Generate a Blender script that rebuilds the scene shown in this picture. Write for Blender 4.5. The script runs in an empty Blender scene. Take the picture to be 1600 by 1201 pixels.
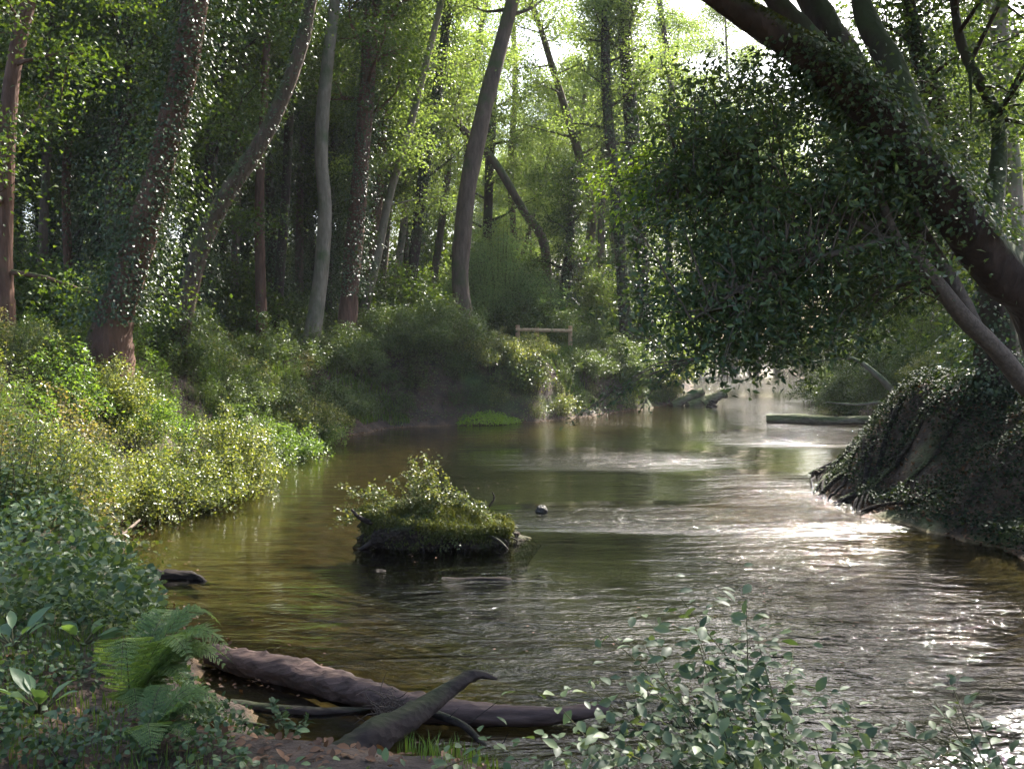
import bpy, math
import numpy as np
from math import radians as R, pi

# ------------------------------------------------------------------ camera, sky, sun, exposure
S = bpy.context.scene
F = 1500.0; CX, CY = 800.0, 600.5
PITCH = math.atan(70 / F)
CAMZ = 3.0
cam = bpy.data.objects.new("camera", bpy.data.cameras.new("camera"))
S.collection.objects.link(cam)
cam.location = (0, 0, CAMZ); cam.rotation_euler = (pi / 2 - PITCH, 0, 0)
cam.data.lens = 36 * F / 1600; cam.data.clip_end = 1000; cam.data.clip_start = 0.05
S.camera = cam
SUN_AZ, SUN_EL = R(33), R(44)          # azimuth to the right of the view direction (+Y)
w = bpy.data.worlds.new("World"); S.world = w; w.use_nodes = True
nt = w.node_tree; nt.nodes.clear()
sky = nt.nodes.new("ShaderNodeTexSky"); sky.sky_type = 'NISHITA'; sky.sun_disc = False
sky.sun_elevation = SUN_EL; sky.sun_rotation = SUN_AZ; sky.dust_density = 4.0; sky.air_density = 1.0
sky.ozone_density = 2.0
bg = nt.nodes.new("ShaderNodeBackground"); bg.inputs[1].default_value = 0.125
wo = nt.nodes.new("ShaderNodeOutputWorld")
nt.links.new(sky.outputs[0], bg.inputs[0]); nt.links.new(bg.outputs[0], wo.inputs[0])
sl = bpy.data.lights.new("sun", 'SUN'); sl.energy = 5.0; sl.angle = R(0.5); sl.color = (1.0, 0.95, 0.86)
so = bpy.data.objects.new("sun", sl); S.collection.objects.link(so)
so.rotation_euler = (pi / 2 - SUN_EL, 0, pi - SUN_AZ)
S.view_settings.view_transform = 'Standard'; S.view_settings.look = 'None'
S.view_settings.gamma = 1; S.view_settings.exposure = 1.98
c = S.cycles
c.max_bounces = 10; c.diffuse_bounces = 6; c.glossy_bounces = 3; c.transmission_bounces = 6
c.transparent_max_bounces = 8; c.volume_bounces = 0; c.caustics_reflective = False; c.caustics_refractive = False
c.use_adaptive_sampling = True; c.adaptive_threshold = 0.02
c.sample_clamp_indirect = 6
c.use_denoising = True

# ------------------------------------------------------------------ helpers
COL = S.collection
def W(px, py, d):
    x = (px - CX) / F; y = -(py - CY) / F
    cp, sp = math.cos(PITCH), math.sin(PITCH)
    v = np.array([x, cp + y * sp, -sp + y * cp])
    return np.array([0, 0, CAMZ]) + v * (d / v[1])
def rs(seed): return np.random.RandomState(seed)
def nrm(a): return a / np.maximum(np.linalg.norm(a, axis=-1, keepdims=True), 1e-9)

class MB:
    def __init__(s): s.v = []; s.f = []; s.n = 0
    def add(s, V, Fc, mat=0, smooth=False):
        V = np.asarray(V, float).reshape(-1, 3); Fc = np.asarray(Fc, np.int64)
        s.v.append(V); s.f.append((Fc + s.n, mat, smooth)); s.n += len(V); return s
    def merge(s, o, off=(0, 0, 0), rz=0.0, sc=1.0):
        ca, sa = math.cos(rz), math.sin(rz)
        M = np.array([[ca, -sa, 0], [sa, ca, 0], [0, 0, 1]]) * sc
        b = s.n
        for V in o.v: s.v.append(V @ M.T + np.asarray(off))
        for (Fc, m, sm) in o.f: s.f.append((Fc + b, m, sm))
        s.n += o.n; return s
    def mesh(s, name, mats):
        me = bpy.data.meshes.new(name)
        V = np.concatenate(s.v); me.vertices.add(len(V)); me.vertices.foreach_set("co", V.astype(np.float32).ravel())
        tot = np.concatenate([np.full(len(f[0]), f[0].shape[1], np.int32) for f in s.f])
        me.loops.add(int(tot.sum())); me.polygons.add(len(tot))
        me.loops.foreach_set("vertex_index", np.concatenate([f[0].ravel() for f in s.f]).astype(np.int32))
        st = np.zeros(len(tot), np.int32); st[1:] = np.cumsum(tot)[:-1]
        me.polygons.foreach_set("loop_start", st)
        me.polygons.foreach_set("material_index", np.concatenate([np.full(len(f[0]), f[1], np.int32) for f in s.f]))
        me.polygons.foreach_set("use_smooth", np.concatenate([np.full(len(f[0]), f[2], bool) for f in s.f]))
        me.update(calc_edges=True)
        for m in (mats if isinstance(mats, (list, tuple)) else [mats]): me.materials.append(m)
        return me
    def build(s, name, mats, parent=None):
        o = bpy.data.objects.new(name, s.mesh(name, mats)); COL.objects.link(o)
        if parent is not None: o.parent = parent
        return o
def tag(o, label=None, cat=None, group=None, kind=None):
    if label: o["label"] = label
    if cat: o["category"] = cat
    if group: o["group"] = group
    if kind: o["kind"] = kind
    return o
def empty(name, loc, rz=0.0, sc=1.0, **k):
    o = bpy.data.objects.new(name, None); COL.objects.link(o)
    o.location = loc; o.rotation_euler = (0, 0, rz); o.scale = (sc, sc, sc); o.empty_display_size = .2
    return tag(o, **k)

def spline(P, n):
    P = np.asarray(P, float)
    if len(P) < 3:
        t = np.linspace(0, 1, n)[:, None]; return P[0] * (1 - t) + P[-1] * t
    Q = np.vstack([2 * P[0] - P[1], P, 2 * P[-1] - P[-2]])
    u = np.linspace(0, len(P) - 1 - 1e-6, n); i = u.astype(int); t = (u - i)[:, None]
    a, b, cc, d = Q[i], Q[i + 1], Q[i + 2], Q[i + 3]
    return .5 * ((2 * b) + (-a + cc) * t + (2 * a - 5 * b + 4 * cc - d) * t**2 + (-a + 3 * b - 3 * cc + d) * t**3)
def tube(mb, P, rad, sides=8, n=None, rough=0.0, rng=None, mat=0, cap=True):
    P = np.asarray(P, float); rad = np.asarray(rad, float)
    if n:
        rad = np.interp(np.linspace(0, 1, n), np.linspace(0, 1, len(rad)), rad); P = spline(P, n)
    m = len(P)
    if len(rad) != m: rad = np.interp(np.linspace(0, 1, m), np.linspace(0, 1, len(rad)), rad)
    T = nrm(np.gradient(P, axis=0))
    ref = np.array([0, 0, 1.0]) if abs(T[0][2]) < .8 else np.array([1.0, 0, 0])
    A = np.zeros_like(P); a = nrm(np.cross(T[0], ref))
    for i in range(m):
        a = a - T[i] * np.dot(a, T[i]); a = a / max(np.linalg.norm(a), 1e-9); A[i] = a
    B = np.cross(T, A)
    th = np.linspace(0, 2 * pi, sides, endpoint=False)
    rr = rad[:, None] * np.ones(sides)
    if rough and rng is not None:
        g = rng.normal(0, 1, (m, sides)); g = (g + np.roll(g, 1, 0) + np.roll(g, -1, 0)) / 1.7
        flute = np.cos(th * 3 + rng.rand() * 6)[None] * .5
        rr = rr * (1 + rough * (g + flute))
    V = P[:, None] + rr[..., None] * (np.cos(th)[None, :, None] * A[:, None] + np.sin(th)[None, :, None] * B[:, None])
    idx = np.arange(m * sides).reshape(m, sides)
    q = np.stack([idx[:-1], np.roll(idx[:-1], -1, 1), np.roll(idx[1:], -1, 1), idx[1:]], -1).reshape(-1, 4)
    mb.add(V.reshape(-1, 3), q, mat, True)
    if cap:
        for e, s_ in ((0, -1), (m - 1, 1)):
            cV = np.vstack([V[e], P[e] + T[e] * s_ * rad[e] * .15]); k = np.arange(sides)
            f = np.stack([k, (k + 1) % sides, np.full(sides, sides)], -1)
            mb.add(cV, f if s_ > 0 else f[:, ::-1], mat, False)

# leaf templates: (verts (x across, y along, z up), faces)
T_QUAD = (np.array([[0, 0, 0], [-.5, .45, .12], [0, 1, -.05], [.5, .45, .12]]), np.array([[0, 3, 2], [0, 2, 1]]))
T_OVAL = (np.array([[0, 0, 0], [-.34, .22, .05], [0, .25, 0], [.34, .22, .05], [-.5, .5, .07], [0, .5, 0], [.5, .5, .07],
                    [-.3, .8, .02], [0, .8, -.03], [.3, .8, .02], [0, 1.02, -.1]]),
          np.array([[0, 2, 1, 1], [0, 3, 2, 2], [1, 2, 5, 4], [2, 3, 6, 5], [4, 5, 8, 7], [5, 6, 9, 8], [7, 8, 10, 10], [8, 9, 10, 10]]))
def leaves(mb, P, D, N, L, Wd, T=T_QUAD, mat=0):
    D = nrm(D); X = nrm(np.cross(D, N)); Z = np.cross(X, D)
    V, Fc = T
    L = np.asarray(L)[:, None, None] * np.ones((len(P), 1, 1)); Wd = np.asarray(Wd)[:, None, None] * np.ones((len(P), 1, 1))
    VV = P[:, None] + X[:, None] * V[None, :, 0:1] * Wd + D[:, None] * V[None, :, 1:2] * L + Z[:, None] * V[None, :, 2:3] * L
    k = len(V); n = len(P); off = (np.arange(n) * k)[:, None, None]
    tri = np.array([f[:3] for f in Fc if len(f) == 3 or f[2] == f[3]]); 
    qd = np.array([f for f in Fc if len(f) == 4 and f[2] != f[3]])
    base = mb.n; mb.v.append(VV.reshape(-1, 3)); mb.n += n * k
    mb.f.append(((tri[None] + off).reshape(-1, 3) + base, mat, True))
    if len(qd): mb.f.append(((qd[None] + off).reshape(-1, 4) + base, mat, True))
def cloud(mb, rng, P, L, asp=.6, T=T_QUAD, up=.5, droop=.2, mat=0, var=.3):
    n = len(P); D = nrm(rng.normal(0, 1, (n, 3)) * [1, 1, .6] + [0, 0, -droop])
    N = nrm(rng.normal(0, 1, (n, 3)) + [0, 0, up * 2])
    Ls = L * (1 + var * rng.uniform(-1, 1, n)); leaves(mb, P, D, N, Ls, Ls * asp, T, mat)

# value noise in 2d
_g = rs(5).rand(64, 64)
def vn(x, y, f=1.0, o=0):
    x = np.asarray(x, float) * f + 17.3 * o; y = np.asarray(y, float) * f + 9.1 * o
    xi = np.floor(x).astype(int); yi = np.floor(y).astype(int); a = x - xi; b = y - yi
    a = a * a * (3 - 2 * a); b = b * b * (3 - 2 * b)
    g = lambda i, j: _g[i % 64, j % 64]
    return (g(xi, yi) * (1 - a) + g(xi + 1, yi) * a) * (1 - b) + (g(xi, yi + 1) * (1 - a) + g(xi + 1, yi + 1) * a) * b
def sm(t): t = np.clip(t, 0, 1); return t * t * (3 - 2 * t)

# ------------------------------------------------------------------ materials
def mat_new(name):
    m = bpy.data.materials.new(name); m.use_nodes = True; m.node_tree.nodes.clear(); return m, m.node_tree
def N_(t, kind, **k):
    n = t.nodes.new("ShaderNode" + kind)
    for a, b in k.items(): setattr(n, a, b)
    return n
def ramp(t, stops, src):
    r = N_(t, "ValToRGB"); e = r.color_ramp.elements
    while len(e) < len(stops): e.new(.5)
    for i, (p, cc) in enumerate(stops): e[i].position = p; e[i].color = (*cc, 1)
    t.links.new(src, r.inputs[0]); return r.outputs[0]
def leaf_mat(name, cols, trans=.35, rough=.38, spec=.5, clump=.5, tcol=None):
    """cols: dark to light leaf colours, picked per leaf and per patch"""
    m, t = mat_new(name); L = t.links.new
    geo = N_(t, "NewGeometry"); nz = N_(t, "TexNoise"); nz.inputs["Scale"].default_value = 1.1; nz.inputs["Detail"].default_value = 2
    L(geo.outputs["Position"], nz.inputs["Vector"])
    mx = N_(t, "Math", operation='MULTIPLY_ADD'); L(geo.outputs["Random Per Island"], mx.inputs[0])
    mx.inputs[1].default_value = 1 - clump
    m2 = N_(t, "Math", operation='MULTIPLY'); L(nz.outputs[0], m2.inputs[0]); m2.inputs[1].default_value = clump
    L(m2.outputs[0], mx.inputs[2])
    n = len(cols); col = ramp(t, [(.12 + .76 * i / (n - 1), cc) for i, cc in enumerate(cols)], mx.outputs[0])
    p = N_(t, "BsdfPrincipled"); p.inputs["Roughness"].default_value = rough
    p.inputs["Specular IOR Level"].default_value = spec; L(col, p.inputs["Base Color"])
    tr = N_(t, "BsdfTranslucent"); hs = N_(t, "MixRGB", blend_type='MULTIPLY'); hs.inputs[0].default_value = 1
    L(col, hs.inputs[1]); hs.inputs[2].default_value = (*(tcol or (1.6, 1.5, .5)), 1); L(hs.outputs[0], tr.inputs[0])
    ms = N_(t, "MixShader"); ms.inputs[0].default_value = trans; L(p.outputs[0], ms.inputs[1]); L(tr.outputs[0], ms.inputs[2])
    o = N_(t, "OutputMaterial"); L(ms.outputs[0], o.inputs[0]); return m
def bark_mat(name, c1, c2, moss=None, moss_amt=.5, scale=6, zs=.25, bump=.6, rough=.85, xs=1, bd=.04):
    m, t = mat_new(name); L = t.links.new
    tc = N_(t, "TexCoord"); mp = N_(t, "Mapping"); mp.inputs["Scale"].default_value = (xs, 1, zs); L(tc.outputs["Object"], mp.inputs[0])
    n1 = N_(t, "TexNoise"); n1.inputs["Scale"].default_value = scale; n1.inputs["Detail"].default_value = 8; n1.inputs["Roughness"].default_value = .7
    L(mp.outputs[0], n1.inputs[0])
    v = N_(t, "TexVoronoi"); v.inputs["Scale"].default_value = scale * 2.2; L(mp.outputs[0], v.inputs[0])
    col = ramp(t, [(.3, c1), (.7, c2)], n1.outputs[0])
    n2 = N_(t, "TexNoise"); n2.inputs["Scale"].default_value = 1.7; n2.inputs["Detail"].default_value = 5; L(tc.outputs["Object"], n2.inputs[0])
    if moss:
        geo = N_(t, "NewGeometry"); sx = N_(t, "SeparateXYZ"); L(geo.outputs["Normal"], sx.inputs[0])
        ad = N_(t, "Math", operation='MULTIPLY_ADD'); L(sx.outputs[2], ad.inputs[0]); ad.inputs[1].default_value = .35; L(n2.outputs[0], ad.inputs[2])
        f = ramp(t, [(1 - moss_amt - .12, (0, 0, 0)), (1 - moss_amt + .12, (1, 1, 1))], ad.outputs[0])
        mm = N_(t, "MixRGB"); L(f, mm.inputs[0]); L(col, mm.inputs[1]); mm.inputs[2].default_value = (*moss, 1); col = mm.outputs[0]
    p = N_(t, "BsdfPrincipled"); p.inputs["Roughness"].default_value = rough; p.inputs["Specular IOR Level"].default_value = .3; L(col, p.inputs["Base Color"])
    ad2 = N_(t, "Math", operation='ADD'); L(n1.outputs[0], ad2.inputs[0]); L(v.outputs[0], ad2.inputs[1])
    b = N_(t, "Bump"); b.inputs["Strength"].default_value = bump; b.inputs["Distance"].default_value = bd; L(ad2.outputs[0], b.inputs["Height"]); L(b.outputs[0], p.inputs["Normal"])
    o = N_(t, "OutputMaterial"); L(p.outputs[0], o.inputs[0]); return m

M = {}
M['ivy'] = leaf_mat("ivy_leaf", [(.018, .035, .012), (.035, .065, .018), (.07, .10, .025)], .22, .36, .5)
M['wood'] = leaf_mat("woodland_leaf", [(.028, .055, .012), (.055, .095, .018), (.11, .15, .028)], .48, .42)
M['airy'] = leaf_mat("alder_leaf", [(.08, .13, .04), (.15, .20, .06), (.25, .29, .10)], .58, .45, tcol=(1.4, 1.45, .7))
M['laurel'] = leaf_mat("laurel_leaf", [(.035, .06, .032), (.06, .10, .045), (.11, .15, .055)], .36, .36, .4, .25)
M['bramble'] = leaf_mat("bramble_leaf", [(.05, .085, .022), (.13, .165, .045), (.32, .32, .13)], .42, .33, .7, .45)
M['fresh'] = leaf_mat("fresh_herb_leaf", [(.05, .10, .02), (.10, .18, .035), (.20, .28, .07)], .45, .4, .5, .4)
M['rose'] = leaf_mat("small_rosy_leaf", [(.08, .09, .035), (.18, .17, .07), (.34, .27, .15)], .35, .35, .7, .4)
M['shade'] = leaf_mat("shrub_leaf", [(.05, .08, .028), (.085, .13, .045), (.15, .20, .07)], .38, .4)
M['cress'] = leaf_mat("cress_leaf", [(.14, .24, .03), (.22, .34, .05), (.32, .42, .08)], .45, .4)
M['dry'] = leaf_mat("dry_leaf", [(.16, .07, .025), (.3, .15, .05), (.42, .26, .10)], .25, .6, .3)
M['fern'] = leaf_mat("fern_leaf", [(.07, .12, .04), (.11, .18, .06), (.18, .25, .09)], .4, .5, .3)
M['near'] = leaf_mat("grey_green_leaf", [(.035, .065, .028), (.06, .10, .045), (.11, .16, .07)], .3, .5, .3, .3)
M['sodden'] = bark_mat("sodden_wood", (.006, .005, .004), (.03, .022, .018), None, 0, 12, 1, .8, 1.0, .3, .01)
M['isle'] = leaf_mat("islet_leaf", [(.05, .08, .03), (.10, .13, .05), (.2, .2, .09)], .35, .4, .45, .4)
M['mound'] = leaf_mat("shade_toned_ivy_leaf", [(.012, .022, .012), (.022, .038, .018), (.045, .06, .025)], .15, .65, .15, .3)  # leaf colour darkened and gloss cut to stand in for shade on the mound
M['grey'] = leaf_mat("soft_grey_leaf", [(.035, .06, .03), (.07, .11, .055), (.13, .17, .08)], .3, .5, .35, .1)
M['willow'] = leaf_mat("willow_leaf", [(.07, .13, .06), (.12, .20, .09), (.20, .28, .13)], .45, .45)
M['grass'] = leaf_mat("grass_blade", [(.06, .11, .02), (.09, .16, .025), (.16, .2, .04)], .4, .5)
M['litter'] = leaf_mat("litter_leaf", [(.06, .03, .018), (.12, .06, .03), (.2, .1, .05)], .1, .6, .3)
M['moss'] = leaf_mat("moss_tuft", [(.04, .05, .014), (.07, .085, .02), (.13, .13, .04)], .25, .6, .2)
M['bark'] = bark_mat("brown_bark", (.05, .035, .025), (.15, .105, .075), (.05, .07, .02), .35)
M['pale'] = bark_mat("pale_bark", (.13, .105, .075), (.28, .23, .17), (.09, .11, .05), .4, 5, .3, .4)
M['red'] = bark_mat("reddish_bark", (.06, .03, .02), (.17, .09, .06), (.05, .06, .02), .3)
M['dark'] = bark_mat("dark_mossy_bark", (.02, .014, .01), (.07, .045, .035), (.045, .055, .02), .45, 5, .4)
M['wet'] = bark_mat("wet_wood", (.015, .010, .008), (.06, .04, .032), (.03, .035, .012), .2, 9, 1, .8, .75, .4, .015)
M['log'] = bark_mat("weathered_log", (.025, .015, .012), (.16, .10, .08), None, 0, 9, 1, 1.0, .7, .16, .012)
M['logmoss'] = bark_mat("mossy_log", (.08, .06, .04), (.3, .24, .16), (.10, .11, .04), .4, 6, 1, .8, .8, .2)
M['stem'] = bark_mat("green_stem", (.05, .05, .02), (.10, .09, .04), None, 0, 20, 1, .2)
M['twig'] = bark_mat("twig_bark", (.06, .045, .035), (.16, .12, .09), None, 0, 20, 1, .2)
M['timber'] = bark_mat("fresh_timber", (.4, .25, .14), (.6, .42, .26), None, 0, 8, .2, .2, .7)
M['rock'] = bark_mat("wet_stone", (.02, .018, .015), (.07, .06, .05), None, 0, 8, 1, .6, .4)
M['soil'] = bark_mat("dark_soil", (.015, .010, .007), (.05, .033, .022), (.04, .05, .015), .3, 9, 1, 1.0, .9)

def ground_mat():
    m, t = mat_new("ground_surface"); L = t.links.new
    geo = N_(t, "NewGeometry"); pos = geo.outputs["Position"]
    sx = N_(t, "SeparateXYZ"); L(pos, sx.inputs[0])
    n1 = N_(t, "TexNoise"); n1.inputs["Scale"].default_value = 3; n1.inputs["Detail"].default_value = 9; L(pos, n1.inputs[0])
    n2 = N_(t, "TexNoise"); n2.inputs["Scale"].default_value = .35; n2.inputs["Detail"].default_value = 4; L(pos, n2.inputs[0])
    n3 = N_(t, "TexNoise"); n3.inputs["Scale"].default_value = 22; n3.inputs["Detail"].default_value = 5; L(pos, n3.inputs[0])
    soil = ramp(t, [(.3, (.022, .014, .009)), (.55, (.06, .038, .024)), (.75, (.11, .07, .045))], n1.outputs[0])
    green = ramp(t, [(.3, (.03, .055, .012)), (.7, (.09, .14, .03))], n1.outputs[0])
    g = ramp(t, [(.55, (0, 0, 0)), (.68, (1, 1, 1))], n2.outputs[0])
    land = N_(t, "MixRGB"); L(g, land.inputs[0]); L(soil, land.inputs[1]); L(green, land.inputs[2])
    sand = ramp(t, [(.25, (.07, .042, .016)), (.5, (.17, .10, .036)), (.75, (.26, .16, .065))], n1.outputs[0])
    # silt and weed where deep, darkened in place of light lost to depth
    silt = ramp(t, [(.3, (.008, .010, .005)), (.7, (.03, .032, .015))], n1.outputs[0])
    dz = N_(t, "MapRange"); L(sx.outputs[2], dz.inputs[0]); dz.inputs[1].default_value = -.28; dz.inputs[2].default_value = -.52
    bed = N_(t, "MixRGB"); L(dz.outputs[0], bed.inputs[0]); L(sand, bed.inputs[1]); L(silt, bed.inputs[2])
    zz = N_(t, "MapRange"); L(sx.outputs[2], zz.inputs[0]); zz.inputs[1].default_value = -.06; zz.inputs[2].default_value = .05
    mx = N_(t, "MixRGB"); L(zz.outputs[0], mx.inputs[0]); L(bed.outputs[0], mx.inputs[1]); L(land.outputs[0], mx.inputs[2])
    p = N_(t, "BsdfPrincipled"); p.inputs["Roughness"].default_value = .9; L(mx.outputs[0], p.inputs["Base Color"])
    ad = N_(t, "Math", operation='MULTIPLY_ADD'); L(n3.outputs[0], ad.inputs[0]); ad.inputs[1].default_value = .4; L(n1.outputs[0], ad.inputs[2])
    b = N_(t, "Bump"); b.inputs["Strength"].default_value = .8; b.inputs["Distance"].default_value = .08; L(ad.outputs[0], b.inputs["Height"]); L(b.outputs[0], p.inputs["Normal"])
    o = N_(t, "OutputMaterial"); L(p.outputs[0], o.inputs[0]); return m
def water_mat():
    m, t = mat_new("river_water"); L = t.links.new
    geo = N_(t, "NewGeometry"); pos = geo.outputs["Position"]
    def noise(sc, scale, det=3, dist=0.0, rot=0.0):
        mp = N_(t, "Mapping"); mp.inputs["Scale"].default_value = sc; mp.inputs["Rotation"].default_value = (0, 0, rot); L(pos, mp.inputs[0])
        n = N_(t, "TexNoise"); n.inputs["Scale"].default_value = scale; n.inputs["Detail"].default_value = det
        n.inputs["Distortion"].default_value = dist; L(mp.outputs[0], n.inputs[0]); return n.outputs[0]
    a = noise((.55, 1.5, 1), 1.9, 3, .6, .15)       # swells across the current
    b_ = noise((.8, 1.6, 1), 8, 3, .8, -.1)         # ripples
    d = noise((1, 1.5, 1), 26, 2, .3)               # fine chop
    def mul(x, k):
        n = N_(t, "Math", operation='MULTIPLY'); L(x, n.inputs[0]); n.inputs[1].default_value = k; return n.outputs[0]
    def add(x, y):
        n = N_(t, "Math", operation='ADD'); L(x, n.inputs[0]); L(y, n.inputs[1]); return n.outputs[0]
    a2 = noise((.30, 1.2, 1), 1.5, 2, 1.2, .3)      # long flow lines
    h = add(add(add(mul(a, .14), mul(b_, .05)), mul(d, .008)), mul(a2, .22))
    # riffles: where the bed is rough the surface is choppier (centre x, y, rx, ry, gain)
    tot = None
    for (x, y, rx, ry, g) in RIFFLES:
        mp = N_(t, "Mapping"); mp.inputs["Location"].default_value = (-x / rx, -y / ry, 0); mp.inputs["Scale"].default_value = (1 / rx, 1 / ry, 0); L(pos, mp.inputs[0])
        ln = N_(t, "VectorMath", operation='LENGTH'); L(mp.outputs[0], ln.inputs[0])
        mr = N_(t, "MapRange"); mr.interpolation_type = 'SMOOTHSTEP'; L(ln.outputs["Value"], mr.inputs[0]); mr.inputs[1].default_value = 1.3; mr.inputs[2].default_value = .0
        mr.inputs[3].default_value = 0; mr.inputs[4].default_value = g
        tot = mr.outputs[0] if tot is None else add(tot, mr.outputs[0])
    st = N_(t, "Math", operation='ADD'); L(tot, st.inputs[0]); st.inputs[1].default_value = .075
    hh = N_(t, "Math", operation='MULTIPLY'); L(h, hh.inputs[0]); L(st.outputs[0], hh.inputs[1])
    b = N_(t, "Bump"); b.inputs["Strength"].default_value = 1; b.inputs["Distance"].default_value = 1.0; L(hh.outputs[0], b.inputs["Height"])
    fr = N_(t, "Fresnel"); fr.inputs[0].default_value = 1.36; L(b.outputs[0], fr.inputs[1])
    gl = N_(t, "BsdfGlossy"); gl.inputs["Roughness"].default_value = .055; gl.inputs[0].default_value = (1, 1, 1, 1); L(b.outputs[0], gl.inputs["Normal"])
    tr = N_(t, "BsdfTransparent"); tr.inputs[0].default_value = (.37, .39, .28, 1)
    ms = N_(t, "MixShader"); L(fr.outputs[0], ms.inputs[0]); L(tr.outputs[0], ms.inputs[1]); L(gl.outputs[0], ms.inputs[2])
    o = N_(t, "OutputMaterial"); L(ms.outputs[0], o.inputs[0]); return m
RIFFLES = [(2.2, 24, 3.2, 2.2, 1.3), (3.0, 16.2, 3.6, 1.3, 2.0), (5.2, 18, 1.8, 3.4, 1.4), (3.8, 11.8, 2.0, 3.6, 1.5), (8.5, 29, 3.0, 2.5, 1.2),
           (-.8, 10.5, 2.6, 2.2, .55), (1.2, 8.2, 2.0, 2.6, .5), (4.0, 8, 1.6, 2.6, .6), (3.0, 35, 2.5, 3, .6), (10.5, 34, 2.5, 7, .9), (11, 45, 4, 6, .6), (15, 66, 6, 14, .8)]

# ------------------------------------------------------------------ terrain
RIV = np.array([(14, 1.5), (9, 2.4), (5, 3.5), (2.5, 4.4), (.5, 5.2), (-1, 6.0), (-1.7, 6.9), (-2.4, 8.2), (-3.1, 9.5), (-4.4, 11.1), (-5.7, 13.2), (-6.3, 16),
    (-6.2, 19.6), (-6.0, 23.7), (-5.4, 29), (-4.4, 32.3), (-2.7, 33.3), (.9, 34.6), (4.2, 39), (7.8, 45), (10, 54), (11.9, 64), (14.8, 82), (17, 100),
    (19, 125), (34, 125), (28, 100), (24.5, 82), (19.5, 64), (15.2, 46), (14.5, 40), (13.6, 34.6), (11, 28), (8.6, 23.7), (6.7, 20.6), (6.0, 18.75), (6.2, 16.5),
    (6.6, 14.6), (7.2, 12), (8.6, 8.5), (12, 5.5), (18, 3.5)], float)
def riv_sd(x, y):
    """distance to the water's edge, positive on land"""
    x = np.asarray(x, float); y = np.asarray(y, float); sh = x.shape; x = x.ravel(); y = y.ravel()
    best = np.full(x.shape, 1e9); ins = np.zeros(x.shape, bool)
    for i in range(len(RIV)):
        a = RIV[i]; b = RIV[(i + 1) % len(RIV)]; e = b - a
        t = np.clip(((x - a[0]) * e[0] + (y - a[1]) * e[1]) / (e @ e), 0, 1)
        best = np.minimum(best, np.hypot(x - a[0] - t * e[0], y - a[1] - t * e[1]))
        cr = ((a[1] > y) != (b[1] > y)) & (x < e[0] * (y - a[1]) / (e[1] if e[1] else 1e-9) + a[0]); ins ^= cr
    return np.where(ins, -best, best).reshape(sh)
def H(x, y):
    x = np.asarray(x, float); y = np.asarray(y, float)
    s = riv_sd(x, y) + (vn(x, y, .8, 1) - .5) * .5 + (vn(x, y, 2.6, 2) - .5) * .25
    left = x < np.interp(y, [0, 10, 20, 30, 40, 50, 64, 82, 125], [6, 2, 0, 3, 9, 13, 16, 20, 26])
    near = sm((9 - y) / 4)
    plat = np.where(left, 1.1 + 1.5 * sm((y - 8) / 6) , np.where(y < 26, 2.15 - .6 * sm((y - 18) / 5) + (vn(x, y, .7, 8) - .5) * .7, 1.5))
    plat = np.where(y < 3, 1.35, plat) * 1.0
    wid = np.where(left, 1.3 + 1.9 * sm((y - 8) / 6) - 1.2 * sm((y - 28) / 4), 2.0)
    land = plat * sm(s / wid * .92 + .04) + (vn(x, y, .5, 3) - .5) * .35 * sm(s / 3) + (vn(x, y, 3, 4) - .5) * .08 + .02 * np.clip(s - 6, 0, 60)
    dep = -np.clip(-s, 0, 9); shallow = np.where((x < -1.5 + .5 * vn(x, y, .5, 7)), 1.0, 0)
    deep = .06 + (.16 * sm(-s / 1.5)) + .36 * sm((-s - 1.2) / 2.6) * sm((x + 3.4) / 2.2)
    return np.where(s > 0, land, -deep + (vn(x, y, 1.5, 5) - .5) * .06)
def h1(x, y): return float(H(np.array([x]), np.array([y]))[0])

def axis(lo, hi, n, c0, k):
    u = np.linspace(-1, 1, n); g = np.sinh(u * k) / math.sinh(k)
    return np.where(g < 0, c0 + g * (c0 - lo), c0 + g * (hi - c0))
gx = axis(-110, 130, 620, 0, 3.6); gy = axis(-30, 190, 700, 14, 3.6)
XX, YY = np.meshgrid(gx, gy); ZZ = H(XX, YY)
idx = np.arange(XX.size).reshape(XX.shape)
q = np.stack([idx[:-1, :-1], idx[:-1, 1:], idx[1:, 1:], idx[1:, :-1]], -1).reshape(-1, 4)
g = MB(); g.add(np.stack([XX, YY, ZZ], -1).reshape(-1, 3), q, 0, True)
tag(g.build("ground", ground_mat()), "brown soil banks and sandy riverbed", None, None, "structure")
wm = MB(); wm.add([(-12, 0, 0), (40, 0, 0), (40, 130, 0), (-12, 130, 0)], [[0, 1, 2, 3]])
tag(wm.build("water", water_mat()), "rippled brown river water", None, None, "structure")

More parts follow.
